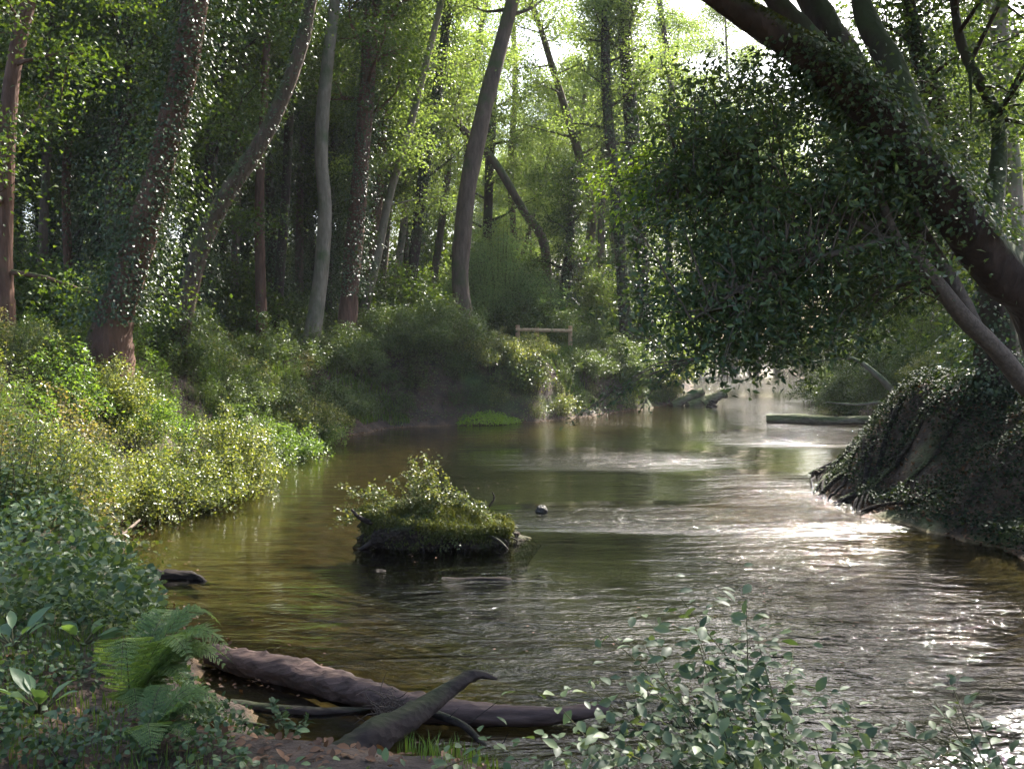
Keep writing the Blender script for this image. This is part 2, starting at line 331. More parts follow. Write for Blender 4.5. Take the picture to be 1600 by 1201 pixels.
# ------------------------------------------------------------------ tree growth
def grow(rng, path, rad, start=.35, nl=22, reach=3.0, nleaf=20000, L=.12, asp=.62, up=.5, sides=10, tubeN=26, rough=.05, sub=5, low=0.0, clump=(.42, .42, .26), T=T_QUAD, droop=.25, climb=.55, flare=True):
    """trunk mesh with limbs, and crown mesh of leaves around the branch tips"""
    tb, cr = MB(), MB(); path = np.asarray(path, float); rad = np.asarray(rad, float)
    P = spline(path, tubeN); r = np.interp(np.linspace(0, 1, tubeN), np.linspace(0, 1, len(rad)), rad)
    if flare: r[0] *= 1.45; r[1] *= 1.12
    tube(tb, P, r, sides, None, rough, rng)
    cents = []; wts = []
    for i in range(nl):
        t = start + (1 - start) * ((i + rng.rand()) / nl); k = t * (tubeN - 1); j = min(int(k), tubeN - 2)
        p = P[j] * (1 - (k - j)) + P[j + 1] * (k - j); rr = np.interp(k, np.arange(tubeN), r)
        a = i * 2.4 + rng.rand() * .8; ln = reach * rng.uniform(.6, 1.15) * (1 - .5 * max(0, (t - start) / (1 - start)) ** 1.5)
        u = rng.uniform(.1, climb) + .5 * max(0, t - .8); d = np.array([math.cos(a), math.sin(a), u]); d /= np.linalg.norm(d)
        pts = [p]; 
        for s_ in range(4):
            d = nrm(d + rng.normal(0, .16, 3) + [0, 0, .05 - low * .1]); pts.append(pts[-1] + d * ln / 4)
        br = max(rr * .38, .015); tube(tb, pts, [br, br * .7, br * .45, br * .3, .008], 5, 8, 0, rng, cap=False)
        LP = spline(pts, 9)
        for s_ in range(sub):
            f = rng.uniform(.3, 1); q0 = LP[int(f * 8)]; dd = nrm(d + rng.normal(0, .7, 3) * [1, 1, .6]); l2 = ln * rng.uniform(.25, .5)
            q1 = q0 + dd * l2 * .5 + rng.normal(0, .05, 3); q2 = q0 + dd * l2 + [0, 0, -.1 * l2]
            tube(tb, [q0, q1, q2], [br * .3 + .004, br * .2 + .003, .004], 3, 4, 0, rng, cap=False)
            for f2 in (.35, .7, 1.0):
                cents.append(q0 + (q2 - q0) * f2); wts.append(rng.uniform(.3, 1.2))
    cents = np.array(cents); wts = np.array(wts) / np.sum(wts)
    k = rng.choice(len(cents), nleaf, p=wts); Pn = cents[k] + rng.normal(0, 1, (nleaf, 3)) * clump
    cloud(cr, rng, Pn, L, asp, T, up, droop)
    return tb, cr
def ivy_on(rng, P, r, n, spread=.25, L=.08, t0=0, t1=1, lump=.5):
    """ivy leaves hugging a trunk, with bulging clumps"""
    mb = MB(); P = np.asarray(P); m = len(P); t = rng.uniform(t0, t1, n) * (m - 1); j = np.minimum(t.astype(int), m - 2); f = (t - j)[:, None]
    c0 = P[j] * (1 - f) + P[j + 1] * f; rr = np.interp(t, np.arange(m), r)
    a = rng.uniform(0, 2 * pi, n)
    lumpv = vn(a * .9 + 20, c0[:, 2] * .9, 1, 3) ** 2 * 2.2
    off = rr + .03 + np.abs(rng.normal(0, 1, n)) * spread * (1 - lump + lump * lumpv) * 1.3
    Q = c0 + np.stack([np.cos(a) * off, np.sin(a) * off, rng.normal(0, .05, n)], -1)
    D = nrm(np.stack([np.cos(a), np.sin(a), -.9 + 0 * a], -1) + rng.normal(0, .55, (n, 3)))
    N = nrm(np.stack([np.cos(a), np.sin(a), .7 + 0 * a], -1) + rng.normal(0, .5, (n, 3)))
    Ls = L * rng.uniform(.6, 1.25, n); leaves(mb, Q, D, N, Ls, Ls * .8, T_QUAD); return mb
def link(name, mesh, parent):
    o = bpy.data.objects.new(name, mesh); COL.objects.link(o); o.parent = parent; return o

def px_tree(seed, pts, d, wid, ztop, label, bark='bark', leaf='wood', ivy=None, name="tree", cat="tree", base=True, yshift=0.0, topr=.05, lead=(0, 0), **k):
    """a tree whose trunk passes the sighted points; pts [(px,py)], d depth or list, wid [trunk widths in px of the photo]"""
    rng = rs(seed); ds = d if isinstance(d, (list, tuple)) else [d] * len(pts)
    P = [W(px, py, dd) for (px, py), dd in zip(pts, ds)]; rad = [wv / 2 / F * dd for wv, dd in zip(wid, ds)]
    if base:
        b = P[0].copy(); b[2] = h1(b[0], b[1]) - .15
        if P[0][2] - b[2] > .35: P = [b] + P; rad = [rad[0] * 1.05] + rad
        else: P[0] = b
    b0 = P[0].copy()
    d0 = nrm(P[-1] - P[-2]); pos = P[-1].copy(); r = rad[-1]
    while pos[2] < ztop:
        d0 = nrm(d0 + [lead[0], lead[1], .18] + rng.normal(0, .05, 3)); pos = pos + d0 * 2.2; P.append(pos.copy()); rad.append(max(r * (1 - (pos[2] - P[len(pts) - 1][2]) / (ztop - P[len(pts) - 1][2] + 2)), topr))
    P = np.array(P) - b0
    root = empty(name, tuple(b0), label=label, cat=cat)
    nseg = max(24, len(P) * 5)
    tb, cr = grow(rng, P, rad, tubeN=nseg, **k)
    tb.build("trunk", M[bark], root); cr.build("crown", M[leaf], root)
    if ivy:
        PP = spline(P, nseg); rr = np.interp(np.linspace(0, 1, nseg), np.linspace(0, 1, len(rad)), rad)
        ivy_on(rng, PP, rr, **ivy).build("ivy", M['ivy'], root)
    return root

# --- slim stems between the main trunks: (px base, px top, base py, distance, base width px, what sets it apart)
SLIM = [(62, 80, 500, 30, 16, 'bark', "slim dark stem just right of the leftmost reddish trunk"), (110, 96, 500, 34, 15, 'red', "slim stem halfway between leftmost trunk and leaning ivy trunk"),
        (365, 395, 500, 36, 15, 'bark', "slim stem right of where the bending dark trunk stands"), (408, 418, 515, 33, 17, 'red', "reddish slim stem left of the pale trunk"), (432, 462, 510, 36, 17, 'dark', "dark slim stem next to the pale trunk on its left"),
        (468, 470, 490, 42, 13, 'bark', "thin far stem glimpsed just behind the pale trunk"), (612, 655, 500, 46, 12, 'pale', "thin pale stem leaning right behind the ivy speckled trunk"), (672, 720, 480, 50, 13, 'bark', "hazy leaning stem left of the big bare trunk"),
        (700, 760, 470, 56, 13, 'bark', "faint far stem crossing behind the big bare trunk"), (810, 800, 470, 58, 12, 'bark', "faint upright stem above the left post of the fence"), (940, 935, 500, 52, 13, 'bark', "faint stem left of the shaded pair"), (1052, 1030, 520, 54, 13, 'bark', "faint stem right of the shaded pair")]
for i, (xb, xt, yb, d_, w_, bk, lb) in enumerate(SLIM):
    m_ = (xb + xt) / 2 + (rs(i + 400).rand() - .5) * 14
    px_tree(400 + i, [(xb, yb), (m_ - 3, yb * .6), (m_ + 4, yb * .3), (xt, 0)], d_, [w_, w_ * .85, w_ * .75, w_ * .6], 17, lb, bk, 'airy' if xb > 560 else 'wood', dict(n=3500, spread=.12, L=.09) if i % 3 else None, nleaf=6000, nl=12, start=.6, reach=2.0, L=.12)
# --- named trees, left to right
px_tree(11, [(8, 480), (6, 400), (15, 150), (45, 0)], 21, [30, 26, 24, 22], 15, "leftmost reddish dark trunk at the edge of the ivy wood", 'red', 'wood', None, nleaf=16000, nl=20, start=.25, reach=3.2, L=.11)
px_tree(12, [(172, 545), (185, 480), (212, 400), (238, 310), (262, 215), (290, 100), (306, 0)], 20, [72, 55, 48, 42, 40, 40, 38], 15,
        "leaning trunk with bulging sunlit ivy, standing above the bramble bank", 'red', 'wood', dict(n=17000, spread=.42, L=.075, t0=.16, t1=.95, lump=.9), nleaf=7000, nl=12, start=.75, reach=2.2, L=.1)
px_tree(13, [(182, 500), (186, 300), (196, 150), (200, 0)], 27, [40, 40, 38, 34], 17, "straight dark ivy column behind the leaning ivy trunk", 'dark', 'wood', dict(n=22000, spread=.4, L=.09, t0=.0, t1=1, lump=.6), nleaf=20000, nl=22, start=.3, reach=3.0, L=.12)
px_tree(14, [(280, 530), (310, 400), (350, 312), (420, 200), (470, 75), (486, 0)], 24.5, [32, 29, 27, 24, 21, 18], 18, "slender dark trunk bending far to the right, left of the pale trunk", 'bark', 'wood', dict(n=4500, spread=.1, L=.07), nleaf=8000, nl=12, start=.7, reach=2.4, L=.1)
px_tree(15, [(300, 480), (322, 360), (333, 200), (345, 60)], 31, [20, 20, 18, 16], 18, "thin ivy clad trunk crossing behind the bending one", 'dark', 'wood', dict(n=9000, spread=.3, L=.1), nleaf=18000, nl=18, start=.3, reach=3, L=.12)
px_tree(16, [(484, 550), (498, 460), (508, 340), (502, 220), (513, 90), (524, 0)], 33, [30, 24, 21, 20, 19, 17], 19, "pale smooth slender trunk in front of the left wood", 'pale', 'airy', None, nleaf=14000, nl=14, start=.62, reach=2.8, L=.12)
px_tree(17, [(538, 556), (548, 430), (560, 300), (572, 150), (582, 0)], 34, [34, 28, 26, 24, 22], 19, "tall trunk wrapped in dark ivy right of the pale trunk", 'red', 'wood', dict(n=14000, spread=.26, L=.085, t0=.12), nleaf=18000, nl=18, start=.45, reach=2.8, L=.12)
px_tree(18, [(562, 510), (588, 410), (608, 310), (640, 200), (690, 0)], 37, [15, 13, 12, 11, 10], 18, "thin stem leaning right beside the dark ivy trunk", 'pale', 'airy', None, nleaf=12000, nl=14, start=.4, reach=2.3, L=.12)
px_tree(19, [(575, 480), (590, 300), (600, 150), (612, 0)], 41, [18, 18, 16, 15], 20, "red brown trunk rising behind the dark ivy trunk", 'red', 'airy', dict(n=5000, spread=.15, L=.1), nleaf=16000, nl=18, start=.35, reach=2.8, L=.13)
px_tree(20, [(640, 480), (652, 360), (668, 230), (690, 100), (700, 0)], 42, [18, 17, 17, 15, 13], 20, "ivy speckled trunk midway between dark ivy trunk and big bare trunk", 'dark', 'airy', dict(n=8000, spread=.22, L=.1), nleaf=14000, nl=18, start=.35, reach=2.8, L=.13)
px_tree(21, [(727, 525), (719, 430), (729, 310), (752, 190), (783, 70), (802, 0)], 36.5, [35, 27, 27, 27, 23, 20], 19, "big bare brown trunk curving to the right in the middle", 'bark', 'airy', None, nleaf=9000, nl=12, start=.7, reach=2.8, L=.12)
px_tree(22, [(852, 392), (818, 330), (770, 250), (715, 190), (700, 120)], 46, [15, 13, 12, 10, 8], 17, "thin trunk slanting left behind the big bare trunk", 'bark', 'airy', None, nleaf=9000, nl=10, start=.6, reach=2.4, L=.13)
px_tree(23, [(878, 500), (922, 372), (918, 300), (896, 212), (866, 115), (846, 50), (828, 0)], 47, [16, 15, 15, 13, 11, 9, 8], 17, "forked crooked trunk bending left above the wooden fence", 'bark', 'airy', None, nleaf=9000, nl=14, start=.5, reach=3.2, L=.12)
px_tree(24, [(758, 470), (762, 350), (768, 200), (775, 80)], 52, [17, 15, 14, 10], 18, "dark upright trunk seen behind the slanting one", 'dark', 'airy', None, nleaf=14000, nl=18, start=.3, reach=3.4, L=.14)
px_tree(25, [(872, 545), (874, 490), (888, 420), (892, 330)], 44, [30, 24, 18, 12], 9, "dark leaning stump-like trunk behind the fence", 'dark', 'wood', dict(n=4000, spread=.3, L=.1, t0=.3), nleaf=7000, nl=12, start=.4, reach=2.0, L=.12)
px_tree(26, [(978, 525), (972, 430), (962, 300), (950, 180), (945, 40)], 44, [22, 18, 18, 16, 14], 19, "left stem of the shaded pair at the river bend", 'dark', 'airy', dict(n=7000, spread=.25, L=.11), nleaf=9000, nl=14, start=.6, reach=2.4, L=.13)
px_tree(27, [(1010, 525), (1002, 420), (992, 260), (978, 60)], 45, [26, 24, 24, 22], 20, "right stem of the shaded pair at the river bend", 'dark', 'airy', dict(n=9000, spread=.3, L=.11), nleaf=9000, nl=14, start=.6, reach=2.4, L=.13)
px_tree(28, [(1598, 480), (1590, 430), (1575, 200), (1558, 0)], 19, [36, 32, 30, 28], 14, "grey upright trunk at the right edge behind the leaning giant", 'pale', 'wood', None, nleaf=8000, nl=12, start=.5, reach=1.8, L=.1)
px_tree(29, [(1558, 560), (1550, 430), (1500, 250), (1440, 100), (1420, 0)], 17, [62, 46, 34, 26, 20], 12, "thick dark trunk standing behind the twin slender stems", 'dark', 'wood', dict(n=9000, spread=.3, L=.08), nleaf=8000, nl=14, start=.45, reach=1.5, L=.09)

# --- the leaning giant over the river (moss on its upper sides)
def giant():
    rng = rs(40)
    b = W(1745, 640, 11.5); b[2] = h1(b[0], b[1]) - .2
    pts = [b] + [W(x, y, d) for x, y, d in [(1640, 520, 11.2), (1560, 420, 10.8), (1470, 305, 10.3), (1385, 200, 10), (1300, 112, 9.7), (1200, 45, 9.4), (1118, -5, 9.1), (1000, -90, 9), (860, -150, 9.2)]]
    wd = [104, 92, 82, 72, 62, 52, 40, 30, 20, 8]
    b0 = b.copy(); P = np.array(pts) - b0; r = np.array(wd) / 2 / F * 10.2
    root = empty("tree", tuple(b0), label="huge mossy dark tree leaning left over the river at the top right", cat="tree")
    tb, cr = MB(), MB(); PS = spline(P, 60); tube(tb, P, r, 16, 60, .05, rng)
    forks = [([(1385, 205, 10), (1330, 105, 10), (1290, 40, 10.2), (1262, -10, 10.4), (1200, -120, 10.6)], [60, 50, 44, 38, 16]),
             ([(1300, 118, 9.7), (1255, 50, 9.9), (1215, 5, 10), (1140, -90, 10.2)], [46, 36, 28, 10]),
             ([(1440, 265, 10.2), (1400, 120, 10.9), (1350, 20, 11.4), (1330, -120, 12)], [56, 44, 36, 14]),
             ([(1540, 395, 10.7), (1560, 200, 11.8), (1500, 60, 12), (1480, -120, 12.5)], [40, 24, 16, 8])]
    lines = [PS[25:]]
    for pp, ww in forks:
        Q = np.array([W(*p) for p in pp]) - b0; tube(tb, Q, np.array(ww) / 2 / F * 10.2, 12, 26, .05, rng); lines.append(spline(Q, 20)[6:])
    cents = []
    for ln in lines:
        for i in range(34):
            p = ln[rng.randint(len(ln))]; d = nrm(rng.normal(0, 1, 3) + [-.2, -.1, .7]); l = rng.uniform(1.0, 3.0)
            if p[2] + b0[2] < 5.4 and d[2] < .3: d[2] = .5
            tp = p + d * l + b0; qx = tp[0] / tp[1] * F + CX; qy = 530 - (tp[2] - 3) / tp[1] * F
            px0 = (p + b0)[0] / (p + b0)[1] * F + CX; py0 = 530 - ((p + b0)[2] - 3) / (p + b0)[1] * F
            if (-60 < qy < 300 and qx < 1480) or (0 < py0 < 300 and px0 < 1450): continue
            if qy > -20: l *= .5
            q1 = p + d * l * .5; q2 = p + d * l + [0, 0, -.15]
            tube(tb, [p, q1, q2], [.035, .02, .006], 4, 6, 0, rng, cap=False)
            for f in np.linspace(.35, 1, 5): cents.append(p + (q2 - p) * f + rng.normal(0, .2, 3))
    # leaf slab added above the frame, shaped to shade the near bank
    for i in range(980):
        yy = rng.uniform(4.8, 22.5); q = np.array([rng.uniform(-2.5, 8.5 if yy < 18 else 6.5), yy, 3.6 + .37 * yy + rng.uniform(.3, 2.8)]) - b0; cents.append(q)
    cents = np.array(cents); n = 125000; k = rng.randint(0, len(cents), n)
    Pn = cents[k] + rng.normal(0, 1, (n, 3)) * [.3, .3, .2]
    Wd = Pn + b0
    # keep the open sky left of the leaning trunk
    sx = Wd[:, 0] / Wd[:, 1] * F + CX; sy = 530 - (Wd[:, 2] - 3) / Wd[:, 1] * F
    keep = ~((sy > -10) & (sy < 150) & (sx < 1335)) & ~((sy > -10) & (sy < 300) & (sx < 1500) & (rng.rand(n) < .88)) & ~((sy > -10) & (sy < 560) & (rng.rand(n) < .62))
    cloud(cr, rng, Pn[keep], .085, .55, T_QUAD, .6, .3)
    tb.build("trunk", M['dark'], root); cr.build("crown", M['laurel'], root)
    # ivy on the middle of the trunk
    ivy_on(rng, PS, np.interp(np.linspace(0, 1, 60), np.linspace(0, 1, len(r)), r), 5200, .22, .06, .27, .62, .8).build("ivy", M['laurel'], root)
    # moss cushions along the top of the limbs
    mb = MB(); nn = 9000; t = rng.uniform(18, 52, nn); j = t.astype(int); f = (t - j)[:, None]; c0 = PS[j] * (1 - f) + PS[j + 1] * f
    rr = np.interp(t / 59 * (len(r) - 1), np.arange(len(r)), r); a = rng.normal(0, .6, nn); T = nrm(PS[np.minimum(j + 1, 59)] - PS[j]); sd = nrm(np.cross(T, [0, 0, 1.0])); upv = np.cross(sd, T)
    nv = np.sin(a)[:, None] * sd + np.cos(a)[:, None] * upv
    leaves(mb, c0 + nv * rr[:, None] * .97, nrm(nv + rng.normal(0, .5, (nn, 3))), rng.normal(0, 1, (nn, 3)), np.full(nn, .035), np.full(nn, .02)); mb.build("moss", M['moss'], root)
giant()

def evergreen():
    rng = rs(41)
    A = [W(x, y, d) for x, y, d in [(1640, 660, 10.6), (1600, 600, 10.5), (1555, 545, 10.4), (1510, 500, 10.3), (1465, 445, 10.2), (1432, 405, 10.2), (1400, 372, 10.2), (1372, 300, 10.3), (1330, 200, 10.6)]]
    B = [W(x, y, d) for x, y, d in [(1530, 520, 10.35), (1492, 445, 10.5), (1460, 392, 10.7), (1425, 330, 10.9), (1390, 240, 11.2), (1370, 150, 11.4)]]
    Cc = [W(x, y, d) for x, y, d in [(1432, 405, 10.2), (1330, 345, 10.4), (1200, 300, 10.7), (1060, 260, 11)]]
    Dd = [W(x, y, d) for x, y, d in [(1400, 372, 10.2), (1290, 400, 9.9), (1180, 440, 9.6), (1080, 500, 9.4)]]
    b = A[0].copy(); b[2] = h1(b[0], b[1]) - .2; A = [b] + A; b0 = b.copy()
    root = empty("tree", tuple(b0), label="dark glossy evergreen with twin slender stems, its crown hanging over the river", cat="tree")
    tb, cr = MB(), MB(); px = 10.4 / F / 2; st = []
    for Pp, ww in ((A, [36, 34, 31, 29, 27, 24, 21, 17, 12, 6]), (B, [22, 21, 19, 16, 11, 5]), (Cc, [14, 10, 7, 3]), (Dd, [12, 9, 6, 3])):
        Q = np.array(Pp) - b0; tube(tb, Q, np.array(ww) * px, 10, 36, .06, rng); st.append(spline(Q, 30)[12 if Pp is A else 6:])
    st = np.vstack(st)
    cents = []
    # where the crown hangs: sighted blobs (px, py, rx, ry, weight)
    blobs = [(1250, 250, 150, 90, 60), (1130, 330, 110, 90, 50), (1290, 380, 150, 100, 80), (1180, 460, 130, 80, 62), (1100, 530, 70, 45, 26), (1250, 520, 110, 42, 30),
             (1400, 260, 80, 90, 24), (1430, 170, 80, 60, 14), (1060, 210, 60, 50, 12), (1390, 450, 60, 60, 16), (1320, 150, 60, 36, 8), (1010, 400, 60, 110, 12), (1050, 140, 60, 50, 8), (1210, 130, 80, 30, 10), (1180, 575, 90, 25, 12), (1500, 300, 60, 60, 12), (1175, 190, 90, 50, 14)]
    for (bx, by, rx, ry, nb) in blobs:
        for i in range(int(nb * 1.1)):
            a = rng.uniform(0, 2 * pi); q = math.sqrt(rng.rand()) * (1.4 if rng.rand() < .18 else 1); dep = rng.uniform(9.4, 12.6) if bx < 1360 else rng.uniform(11.2, 13)
            tgt = W(bx + rx * q * math.cos(a), by + ry * q * math.sin(a), dep) - b0
            dd = np.linalg.norm(st - tgt, axis=1) + rng.uniform(0, .6, len(st)); s0 = st[np.argmin(dd)]
            mid = (s0 + tgt) / 2 + [0, 0, rng.uniform(.05, .4)] + rng.normal(0, .12, 3)
            tube(tb, [s0, mid, tgt], [.013, .008, .003], 4, 7, 0, rng, cap=False)
            Q = spline([s0, mid, tgt], 12)
            for f in (6, 8, 9, 10, 11, 11): cents.append(Q[f] + rng.normal(0, .10, 3) * [1.4, 1.4, .6])
    hang = [(1130, 560, 9), (1120, 600, 9), (1060, 570, 9.2), (1210, 575, 9.4), (1030, 545, 9.3), (1290, 560, 9.6)]
    for (x, y, d) in hang:
        s0 = W(x + 40, y - 90, d + .5) - b0; s1 = W(x, y, d) - b0; tube(tb, [s0, (s0 + s1) / 2 + [0, 0, .1], s1], [.01, .007, .003], 4, 7, 0, rng, cap=False)
        Q = spline([s0, (s0 + s1) / 2 + [0, 0, .1], s1], 10)
        for f in range(3, 10): cents.append(Q[f])
    cents = np.array(cents); n = 38000; wt = rng.rand(len(cents)) ** 2.2 + .03; k = rng.choice(len(cents), n, p=wt / wt.sum())
    Pn = cents[k] + rng.normal(0, 1, (n, 3)) * [.24, .24, .07]
    cloud(cr, rng, Pn, .085, .42, T_QUAD, .5, .45, 0, .4)
    tb.build("trunk", M['twig'], root); cr.build("crown", M['laurel'], root)
    # the light sprays of an outer twig, hanging low over the water
    root2 = tag(empty("tree", tuple(W(1010, 330, 12.5) - [0, 0, 3.3])), "young tree with bright yellow green sprays left of the dark evergreen", "tree")
    return root
evergreen()
for o in list(COL.objects):
    if o.get("label", "").startswith("young tree with bright"): bpy.data.objects.remove(o)

def sprays(name, label, cat, base, tips, L, asp, nper, mat, T=T_QUAD, sp=.05, stemr=.006, stem='stem', seed=0, droop=.1, up=.6):
    """stems from a base to sighted tips, leaves set alternately along their outer part"""
    rng = rs(seed); root = empty(name, tuple(base), label=label, cat=cat); a, b = MB(), MB(); Q0 = np.array(base)
    for tp in tips:
        e = np.array(tp) - Q0; s0 = rng.normal(0, .03, 3) * [1, 1, 0]; l = np.linalg.norm(e)
        mid = e * .5 + [0, 0, .12 * l] + rng.normal(0, .05 * l, 3)
        P = spline([s0, mid, e], 16); tube(a, P, [stemr, stemr * .7, stemr * .35], 5, None, 0, rng, 0, False)
        t = rng.uniform(.32, 1, nper) ** .8 * 14.99; j = t.astype(int); f = (t - j)[:, None]; p = P[j] * (1 - f) + P[np.minimum(j + 1, 15)] * f
        ax = nrm(P[np.minimum(j + 1, 15)] - P[j]); side = nrm(np.cross(ax, [0, 0, 1.0])) * np.where(rng.rand(nper) < .5, 1, -1)[:, None]
        D = nrm(ax * .6 + side + rng.normal(0, .35, (nper, 3)) + [0, 0, -droop]); N = nrm(rng.normal(0, .35, (nper, 3)) + [0, -.2, up * 1.6])
        Ls = L * rng.uniform(.55, 1.2, nper); leaves(b, p + rng.normal(0, sp, (nper, 3)), D, N, Ls, Ls * asp, T)
    a.build("stem", M[stem], root); b.build("foliage", M[mat], root); return root

# bright backlit twigs near the middle
rng = rs(50)
bb = W(1000, 480, 24); bb[2] = h1(bb[0], bb[1])
# ------------------------------------------------------------------ copies: background trees
def proto(seed, kind):
    rng = rs(seed); h = rng.uniform(16, 20)
    lean = rng.normal(0, .06, 2)
    P = [np.array([lean[0] * z + math.sin(z * .3 + seed) * .15, lean[1] * z + math.cos(z * .25 + seed) * .15, z]) for z in np.linspace(0, h, 7)]
    r = np.linspace(.2, .04, 7) * rng.uniform(.8, 1.3)
    if kind == 'ivy':
        tb, cr = grow(rng, P, r, .38, 28, 2.9, 24000, .12, .7, climb=.5, sides=8); iv = ivy_on(rng, spline(P, 26), np.interp(np.linspace(0, 1, 26), np.linspace(0, 1, 7), r), 8000, .26, .11, 0, .8)
        return tb.mesh("ivy_tree_trunk", M['dark']), cr.mesh("ivy_tree_crown", M['wood']), iv.mesh("ivy_tree_ivy", M['ivy'])
    tb, cr = grow(rng, P, r, .38, 28, 3.2, 32000, .105, .7, climb=.7, sides=8)
    return tb.mesh("airy_tree_trunk", M['bark']), cr.mesh("airy_tree_crown", M['airy']), None
def right_edge(y): return np.interp(y, [0, 10, 20, 30, 46, 64, 85, 125], [12, 9, 8, 12.5, 16, 20.5, 25.5, 34])
protos = {'ivy': [proto(60 + i, 'ivy') for i in range(4)], 'airy': [proto(70 + i, 'airy') for i in range(4)]}
rng = rs(77); placed = [(-8.3, 20), (-10.8, 27), (-6.9, 33), (-5.8, 34), (-5.2, 37), (-1.9, 36.5), (2.2, 47), (5.4, 44), (6.1, 45)]
def put(x, y, kind, label, group, sc, dz=-.2, leanx=0.0):
    p = protos[kind][rng.randint(4)]; root = empty("tree", (x, y, h1(x, y) + dz), rng.uniform(0, 6.28), sc, label=label, cat="tree", group=group)
    root.rotation_euler.x = rng.normal(0, .05); root.rotation_euler.y = rng.normal(0, .05)
    link("trunk", p[0], root); link("crown", p[1], root)
    if p[2] is not None: link("ivy", p[2], root)
def try_place(n, xr, yr, ok, kindf, labels, md=2.6, scr=(.85, 1.15)):
    k = 0; tries = 0
    while k < n and tries < 6000:
        tries += 1; x = rng.uniform(*xr); y = rng.uniform(*yr)
        if not ok(x, y) or any((x - a) ** 2 + (y - b) ** 2 < md * md for a, b in placed): continue
        placed.append((x, y)); k += 1; kind = kindf(x, y); lb, gp = labels[kind]; put(x, y, kind, lb, gp, rng.uniform(*scr))
fx = lambda x, y: x / y * F + CX
LW = {'ivy': ("dim ivy clad tree deep in the left wood", "ivy clad trees deep in the left wood"), 'airy': ("hazy light green tree beyond the fence and river bend", "hazy light green trees beyond the bend")}
try_place(52, (-48, 1), (25, 62), lambda x, y: -120 < fx(x, y) < 640 and (y > 29 or fx(x, y) < 180) and riv_sd(x, y) > 2, lambda x, y: 'ivy' if fx(x, y) < 560 else 'airy', LW)
try_place(26, (-8, 14), (46, 100), lambda x, y: 560 < fx(x, y) < 1040 and riv_sd(x, y) > 2 and y > 46, lambda x, y: 'airy', LW, 3.2)
LR = {'ivy': ("shaded ivy clad tree on the right bank behind the mound", "shaded trees on the right bank"), 'airy': ("sunlit tree standing back on the right bank", "sunlit trees on the right bank")}
try_place(32, (12, 50), (19, 80), lambda x, y: fx(x, y) > 1330 and fx(x, y) < 1750 and x > right_edge(y) + 2.5 and y > 22 and (x > 17 or y > 40), lambda x, y: 'ivy' if rng.rand() < .35 else 'airy', LR, 3.0, (.65, .95))
LF = {'airy': ("tree closing off the far end of the river", "trees closing off the far river"), 'ivy': ("tree closing off the far end of the river", "trees closing off the far river")}
try_place(18, (9, 44), (92, 140), lambda x, y: 940 < fx(x, y) < 1420, lambda x, y: 'ivy' if rng.rand() < .4 else 'airy', LF, 3.5, (.7, .95))

put(15.2, 24.5, 'ivy', "ivy clad tree added to shade the root covered mound", None, .68)  # extra tree, added to keep sun off the mound
for (px_, d_, sc_) in [(1075, 58, .93), (1125, 66, .98), (1180, 60, .86), (1245, 68, 1.0), (1300, 60, .95), (1215, 84, 1.35), (1150, 92, 1.55), (1095, 80, 1.4), (1010, 62, 1.1), (1045, 70, 1.25), (1330, 50, .8)]:
    x_ = (px_ - CX) / F * d_
    if riv_sd([x_], [d_])[0] < .6: d_ = d_ + 36; x_ = (px_ - CX) / F * d_; sc_ *= 1.45
    put(x_, d_, 'airy', "tall feathery light green tree over the far reach of the river", "tall light trees over the far reach", sc_)
# ------------------------------------------------------------------ bushes
def bush(seed, r, h, ncane, nleaf, L, asp=.6, sig=.07, droop=.3, T=T_QUAD, cane=.006):
    rng = rs(seed); a, b = MB(), MB()
    for i in range(ncane):
        az = rng.uniform(0, 2 * pi); rr = r * math.sqrt(rng.rand()) ; hh = h * rng.uniform(.55, 1.15) * (1 - .55 * (rr / r) ** 2)
        p0 = np.array([math.cos(az) * rr * .35, math.sin(az) * rr * .35, -.05]); p1 = np.array([math.cos(az) * rr * .75, math.sin(az) * rr * .75, hh]) + rng.normal(0, .08 * r, 3)
        p2 = np.array([math.cos(az) * rr * 1.25, math.sin(az) * rr * 1.25, hh * rng.uniform(.35, 1.0)]) + rng.normal(0, .08 * r, 3)
        P = spline([p0, p1, p2], 9); tube(a, P, [cane, cane * .7, cane * .3], 3, None, 0, rng, 0, False)
        n = nleaf // ncane; t = rng.uniform(.15, 1, n) * 7.99; j = t.astype(int); f = (t - j)[:, None]
        q = P[j] * (1 - f) + P[j + 1] * f + rng.normal(0, sig, (n, 3)); q[:, 2] = np.maximum(q[:, 2], -.02)
        cloud(b, rng, q, L, asp, T, .7, droop)
    return a, b
BK = {}
def bushproto(key, mat, **k):
    a, b = bush(**k); BK[key] = (a, b, a.mesh(key + "_stem", M['stem']), b.mesh(key + "_leaf", M[mat]))
bushproto('under', 'shade', seed=1, r=1.5, h=2.0, ncane=60, nleaf=7000, L=.10, sig=.14)
bushproto('under2', 'wood', seed=2, r=1.8, h=2.6, ncane=70, nleaf=8000, L=.11, sig=.16)
def shrub(key, x, y, label, group=None, sc=1.0, rz=None, name="shrub", cat="shrub", z=None, sz=None, mat=None):
    o = empty(name, (x, y, (h1(x, y) if z is None else z) - .05), rng.uniform(0, 6.28) if rz is None else rz, sc, label=label, cat=cat, group=group)
    if sz: o.scale = (sc, sc, sz)
    link("stem", BK[key][2], o); f = link("foliage", BK[key][3], o)
    return o
rng = rs(88); k = 0; pl = []; tries = 0
